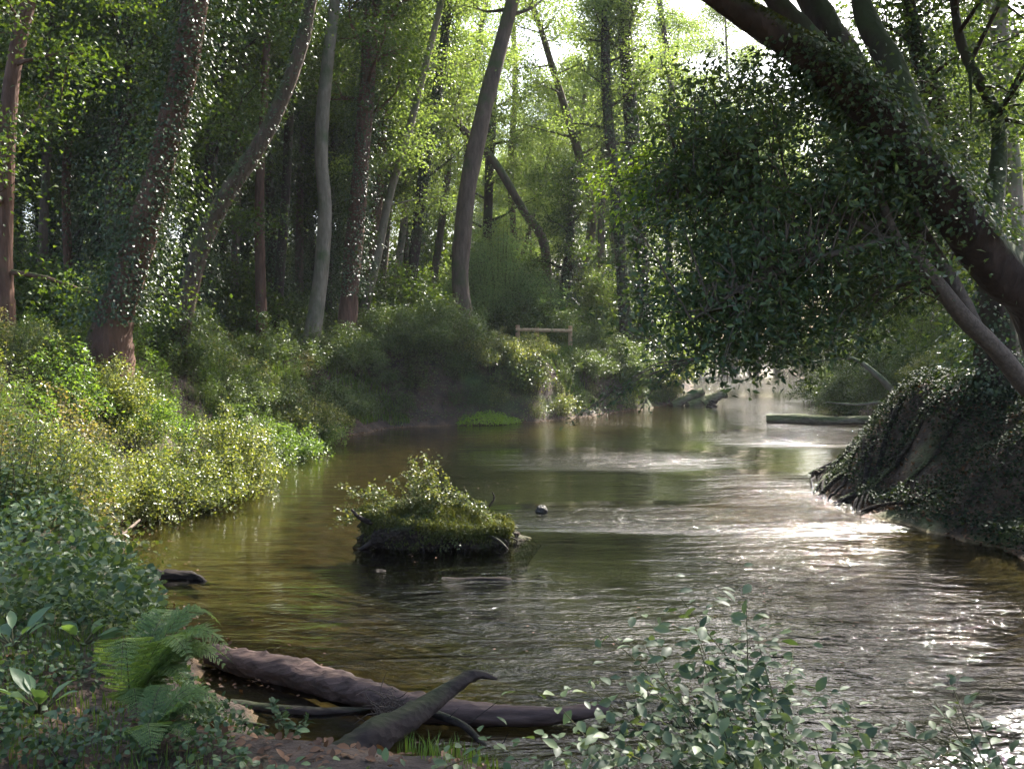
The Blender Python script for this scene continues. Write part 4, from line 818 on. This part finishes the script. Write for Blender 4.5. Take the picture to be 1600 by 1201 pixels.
wood("log_end", [W(1110, 640, 42.5), W(1112, 634, 42.6), W(1114, 628, 42.7)], [.22, .2, .12], "short stump poking from the water below the log ends", "stump", 'wet', 209, 0, world=True, rough=.15)
rng = rs(210)
def stone(name, pos, s, label, seed, cat="stone", mat='rock', group=None):
    rng = rs(seed); mb = MB(); k, m = 12, 8; V = []
    for i in range(m + 1):
        ph = pi * i / m
        for j in range(k): th = 2 * pi * j / k; f = 1 + (0 if i in (0, m) else rng.normal(0, .09)); V.append((math.sin(ph) * math.cos(th) * f * s[0], math.sin(ph) * math.sin(th) * f * s[1], math.cos(ph) * f * s[2]))
    idx = np.arange((m + 1) * k).reshape(m + 1, k); q = np.stack([idx[:-1], idx[1:], np.roll(idx[1:], -1, 1), np.roll(idx[:-1], -1, 1)], -1).reshape(-1, 4)
    mb.add(V, q, 0, True); o = mb.build(name, M[mat]); o.location = tuple(pos); return tag(o, label, cat, group)
stone("stone", G(846, 800) + [0, 0, .03], (.11, .08, .09), "small dark rock breaking the water right of the tussock island", 211)
for i, (px, py, s_) in enumerate([(70, 1165, .05), (110, 1178, .045), (50, 1135, .035), (150, 1128, .04), (20, 1160, .05), (190, 1160, .035), (240, 1180, .04)]):
    d = 4.1 + (1201 - py) * .012; p = W(px, py, d); p[2] = h1(p[0], p[1]) + .01
    stone("pebble", p, (s_, s_ * .7, s_ * .5), "rounded brown pebble lying on the bare soil in the near left corner", 220 + i, "pebble", 'rock', "pebbles in the near left corner")
# leaf litter on bare soil near left, on the right bank
def litter(seed, n, xr, yr, cond, L, label, name="leaf_litter", mat='litter'):
    p = field(seed, n, xr, yr, cond, .015); rng = rs(seed + 1); mb = MB(); cloud(mb, rng, p, L, .6, T_OVAL, 1.6, 0); return tag(mb.build(name, M[mat]), label, "leaf litter", None, "stuff")
litter(230, 2600, (-3.6, .2), (2.5, 6.0), lambda x, y, s: (s > .2) & (vn(x, y, 2, 2) > .4), .055, "fallen brown leaves on bare soil in the near left corner")

# fence
fr = W(851, 548, 40.5); fr[2] = h1(fr[0], fr[1]); zt = W(851, 513, 40.5)[2]
root = empty("fence", tuple(fr), label="low wooden rail fence with three posts on the bank top", cat="fence"); rng = rs(240)
for (px, dd, top) in [(809, 40.5, 508), (839, 41.1, 511), (891, 40.5, 509)]:
    p = W(px, top, dd); gz = h1(p[0], p[1]) - .3; mb = MB(); tube(mb, [(0, 0, gz - fr[2]), (0, 0, (p[2] + gz) / 2 - fr[2]), (0, 0, p[2] - fr[2])], [.095, .092, .09], 12, 6, .02, rng); o = mb.build("post", M['timber'], root); o.location = (p[0] - fr[0], p[1] - fr[1], 0)
a0 = W(806, 515, 40.35) - fr; a1 = W(894, 517, 40.35) - fr; mb = MB(); tube(mb, [a0, (a0 + a1) / 2, a1], [.075, .08, .075], 10, 8, .03, rng); mb.build("rail", M['timber'], root)
wood("broken_stump", [(707, 520, 36.2), (708, 490, 36.2), (712, 460, 36.3)], [9, 7, 2], "splintered reddish stem standing against the big bare trunk", "stump", 'red', 241, 1)

# ------------------------------------------------------------------ right bank
rng = rs(250)
rt = empty("root_tangle", tuple(G(1330, 740)), label="mass of exposed roots sloping down to the water on the right bank", cat="roots"); b0 = np.array(rt.location)
for i in range(34):
    t = rng.rand(); y0 = 16.5 + 5.5 * t; x0 = np.interp(y0, RIV[-8:, 1][::-1], RIV[-8:, 0][::-1]) - .1
    mb = MB(); pts = []
    dx = rng.uniform(.5, 2.6); dy = rng.normal(.3, 1.0); bend = rng.normal(0, .4)
    for u in np.linspace(0, 1, 7):
        x = x0 + dx * u; y = y0 + dy * u + bend * math.sin(u * pi); z = max(h1(x, y), -.25) + .05 + .05 * math.sin(u * 9 + i) + (.05 if u > .1 else -.08); pts.append(np.array([x, y, z]) - b0)
    r_ = rng.uniform(.018, .06); tube(mb, pts, [r_ * .5, r_, r_ * 1.1, r_ * .8], 7, 22, .12, rng); mb.build("root", M['soil' if i % 2 else 'sodden'], rt)
def cover(seed, n, xr, yr, cond, L, hgt, label, name, mat, asp=.75, T=T_QUAD, cat="ground cover"):
    p = field(seed, n, xr, yr, cond); rng = rs(seed + 1); hf = vn(p[:, 0], p[:, 1], 1.1, 4); p[:, 2] += hgt * (.3 + hf) * rng.rand(len(p)) ** .6
    mb = MB(); cloud(mb, rng, p, L, asp, T, .9, .15); return tag(mb.build(name, M[mat]), label, cat, None, "stuff")
cover(260, 190000, (6, 16), (9, 26), lambda x, y, s: (s > .12) & (s < 6) & (x > 5.8) & (vn(x, y, 1.2, 5) > .14) & (x / y * F + 800 < 1750), .06, .32, "ground ivy darkened in place of shade over the right bank mound", "mound_ivy", 'mound')
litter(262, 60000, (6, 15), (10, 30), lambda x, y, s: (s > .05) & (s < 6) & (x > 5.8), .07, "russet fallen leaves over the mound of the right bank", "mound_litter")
cover(264, 90000, (10, 26), (26, 60), lambda x, y, s: (s > .2) & (s < 8) & (x > right_edge(y) - .5) & (vn(x, y, .5, 5) > .35), .09, .5, "low green plants on the far right bank", "right_bank_plants", 'shade')
for (px, py, d, r, h, mt, lb, sd) in [(1330, 610, 38, 1.6, 2.0, 'shade', "dark shrub overhanging the water above the straight mossy log", 270), (1400, 600, 36, 1.6, 2.6, 'shade', "tall dark shrub right of the one above the mossy log", 271),
        (1475, 600, 33, 1.3, 1.3, 'bramble', "bright green low bush glowing behind the mound on the right", 272), (1430, 520, 42, 2.2, 3.6, 'airy', "yellow green bush lit from behind above the right bank", 273), (1540, 560, 30, 1.4, 2.2, 'shade', "leafy bush between mound and thick dark trunk", 274),
        (1290, 590, 46, 1.5, 1.6, 'shade', "farthest dark shrub leaning out from the right bank", 275)]:
    one_bush(px, py, d, '', mt, lb, seed=sd, r=r, h=h, ncane=60, nleaf=11000, L=.08, sig=.11)
wood("dead_branch", [(1400, 620, 34), (1375, 590, 34), (1330, 560, 34.5), (1270, 565, 35)], [12, 9, 6, 3], "bare dead branch reaching left over the water from the right bank", "branch", 'pale', 280, 8)
wood("dead_branch", [(1385, 655, 33), (1372, 640, 33), (1384, 628, 33), (1340, 632, 33.4), (1290, 628, 33.8)], [7, 6, 5, 4, 2], "thin curled dead branch above the mossy log", "branch", 'pale', 281, 5)
wood("dead_branch", [(1500, 640, 20), (1450, 628, 20.2), (1400, 640, 20.4), (1368, 665, 20.4)], [14, 12, 10, 6], "dark root arching over the crest of the right mound", "root", 'wet', 282, 3)

# bright backlit twigs left of the dark evergreen
b = W(1040, 560, 22); 
def twigtree():
    rng = rs(290); base = W(1110, 300, 11.5)
    tips = [W(x, y, d) for x, y, d in [(925, 262, 11.8), (940, 300, 11.7), (965, 330, 11.6), (985, 275, 11.9), (1000, 320, 11.6), (955, 350, 11.5), (1000, 250, 12), (915, 290, 12), (1020, 360, 11.5)]]
    return sprays("hanging_branch", "bright yellow green leafy twig reaching left out of the evergreen crown", "branch", base, tips, .10, .4, 150, 'cress', sp=.09, stemr=.012, stem='twig', seed=291)
twigtree()
sprays("hanging_branch", "dangling dark leafy twig low over the water at the river bend", "branch", W(1085, 560, 9.2), [W(x, y, d) for x, y, d in [(1010, 600, 9), (960, 625, 8.9), (905, 648, 8.8), (890, 660, 8.8), (1000, 640, 8.9), (1050, 600, 9), (940, 650, 8.8)]], .07, .42, 46, 'laurel', sp=.04, stemr=.008, stem='twig', seed=292)

# ------------------------------------------------------------------ near bank plants
cover(300, 30000, (-6.5, -1.6), (4.6, 11.6), lambda x, y, s: (s > .15) & (s < 4.2) & (x / y * F + 800 > -120) & (x / y * F + 800 < 250) & (y > 5.6), .055, .55, "bluish green nettles and ivy massed in the shade at the left edge", "near_undergrowth", 'near', .75, T_OVAL)
cover(302, 26000, (-3.4, .6), (3.1, 6.5), lambda x, y, s: (s > .1) & (x / y * F + 800 > -60) & (x / y * F + 800 < 300 + 160 * vn(x, y, 2, 6)) & (y > 3.9 + .5 * vn(x, y, 2, 3)) & (vn(x, y, 2.2, 3) > .3), .034, .2, "small creeping plants on soil in the near left corner", "near_creeper", 'near', .8, T_OVAL)
def dock(pos, n, L, label, seed):
    rng = rs(seed); b = MB(); a = MB(); root = empty("dock_plant", tuple(pos), label=label, cat="plant")
    for i in range(n):
        az = rng.uniform(0, 6.28); l = L * rng.uniform(.6, 1.1); d = np.array([math.cos(az), math.sin(az), rng.uniform(.1, .9)]); s0 = d * .08 + [0, 0, .02]; tube(a, [(0, 0, 0), s0 * .6, s0], [.006, .005, .004], 5, None, 0, rng, 0, False)
        leaves(b, s0[None], d[None], np.array([[0, 0, 1.0]]) + rng.normal(0, .2, (1, 3)), [l], [l * .42], T_OVAL)
    a.build("stem", M['stem'], root); b.build("leaf_blades", M['willow'], root)
dock(W(60, 1060, 4.7) * [1, 1, 0] + [0, 0, h1(-2.3, 4.7) + .08], 12, .2, "broad leaved dock plant left of the near fern", 310)
dock(W(20, 1000, 5.3) * [1, 1, 0] + [0, 0, h1(-2.8, 5.3) + .15], 10, .17, "broad leaved plant behind the dock at the left edge", 311)
dock(W(130, 1010, 5.6) * [1, 1, 0] + [0, 0, h1(-2.5, 5.6) + .12], 8, .18, "smaller broad leaved plant just behind the near fern", 312)
sprays("seedling", "upright leafy seedling at the water's edge right of the near ferns", "seedling", onG(-1.25, 5.05), [W(x, y, d) for x, y, d in [(425, 1095, 5.0), (475, 1122, 5.0), (400, 1140, 4.9), (455, 1165, 4.9), (440, 1110, 5.0), (420, 1150, 4.8)]], .05, .55, 24, 'near', T_OVAL, .012, .004, 'stem', 313)
tips = [(1065, 935, 2.9), (1085, 975, 2.8), (1165, 935, 2.9), (950, 990, 2.8), (1180, 985, 2.9), (1240, 1010, 3.0), (1010, 1010, 2.7), (1100, 1030, 2.7), (1160, 1050, 2.7), (1220, 1080, 2.8), (1300, 1090, 2.9), (930, 1080, 2.6), (880, 1110, 2.6),
        (970, 1090, 2.5), (1050, 1090, 2.5), (1120, 1110, 2.4), (1190, 1130, 2.5), (1270, 1140, 2.6), (1340, 1160, 2.8), (860, 1160, 2.5), (920, 1150, 2.4), (1000, 1150, 2.35), (1090, 1170, 2.3), (1150, 1190, 2.3), (1240, 1190, 2.4), (1320, 1190, 2.6), (840, 1200, 2.4), (1010, 1060, 2.6), (1090, 1000, 2.7)]
sprays("leafy_shrub", "grey green broad leaved shrub rising from the bottom edge in front of the water", "shrub", np.array([.75, 2.35, h1(.75, 2.35) - .05]), [W(*t) for t in tips], .046, .55, 58, 'grey', T_OVAL, .045, .0035, 'stem', 320, .15, .5)
sprays("leafy_shrub", "smaller broad leaved sprig near the bottom right corner", "shrub", np.array([1.55, 2.6, h1(1.55, 2.6)]), [W(*t) for t in [(1460, 1095, 3.0), (1480, 1050, 3.0), (1530, 1120, 3.0), (1500, 1150, 2.9), (1420, 1150, 2.9), (1560, 1180, 2.8), (1440, 1190, 2.8), (1400, 1120, 3.0), (1375, 1185, 2.8)]], .05, .5, 20, 'grey', T_OVAL, .03, .004, 'stem', 321, .1, .8)
sprays("leafy_shrub", "low broad leaved shrub along the bottom edge below the crossing logs", "shrub", np.array([-.5, 2.7, h1(-.5, 2.7)]), [W(*t) for t in [(330, 1180, 3.1), (380, 1190, 3.1), (450, 1200, 3.0), (520, 1205, 3.0), (600, 1200, 2.9), (680, 1195, 2.9), (760, 1185, 2.9), (800, 1165, 2.9), (730, 1200, 2.8), (270, 1190, 3.2)]], .04, .6, 26, 'near', T_OVAL, .04, .003, 'stem', 322, .1, .8)

# ------------------------------------------------------------------ haze over the whole place
m, t = mat_new("morning_haze"); pv = N_(t, "VolumePrincipled"); pv.inputs["Color"].default_value = (.93, .95, 1, 1); pv.inputs["Density"].default_value = .0003; pv.inputs["Anisotropy"].default_value = .1
o = N_(t, "OutputMaterial"); t.links.new(pv.outputs[0], o.inputs["Volume"])
x0, x1, y0, y1, z0, z1 = -115, 135, -35, 195, -2.0, 34
hb = MB(); hb.add([(x, y, z) for x in (x0, x1) for y in (y0, y1) for z in (z0, z1)], [[0, 1, 3, 2], [4, 6, 7, 5], [0, 4, 5, 1], [2, 3, 7, 6], [0, 2, 6, 4], [1, 5, 7, 3]])
tag(hb.build("haze", m), "thin pale haze between the trees", None, None, "stuff")
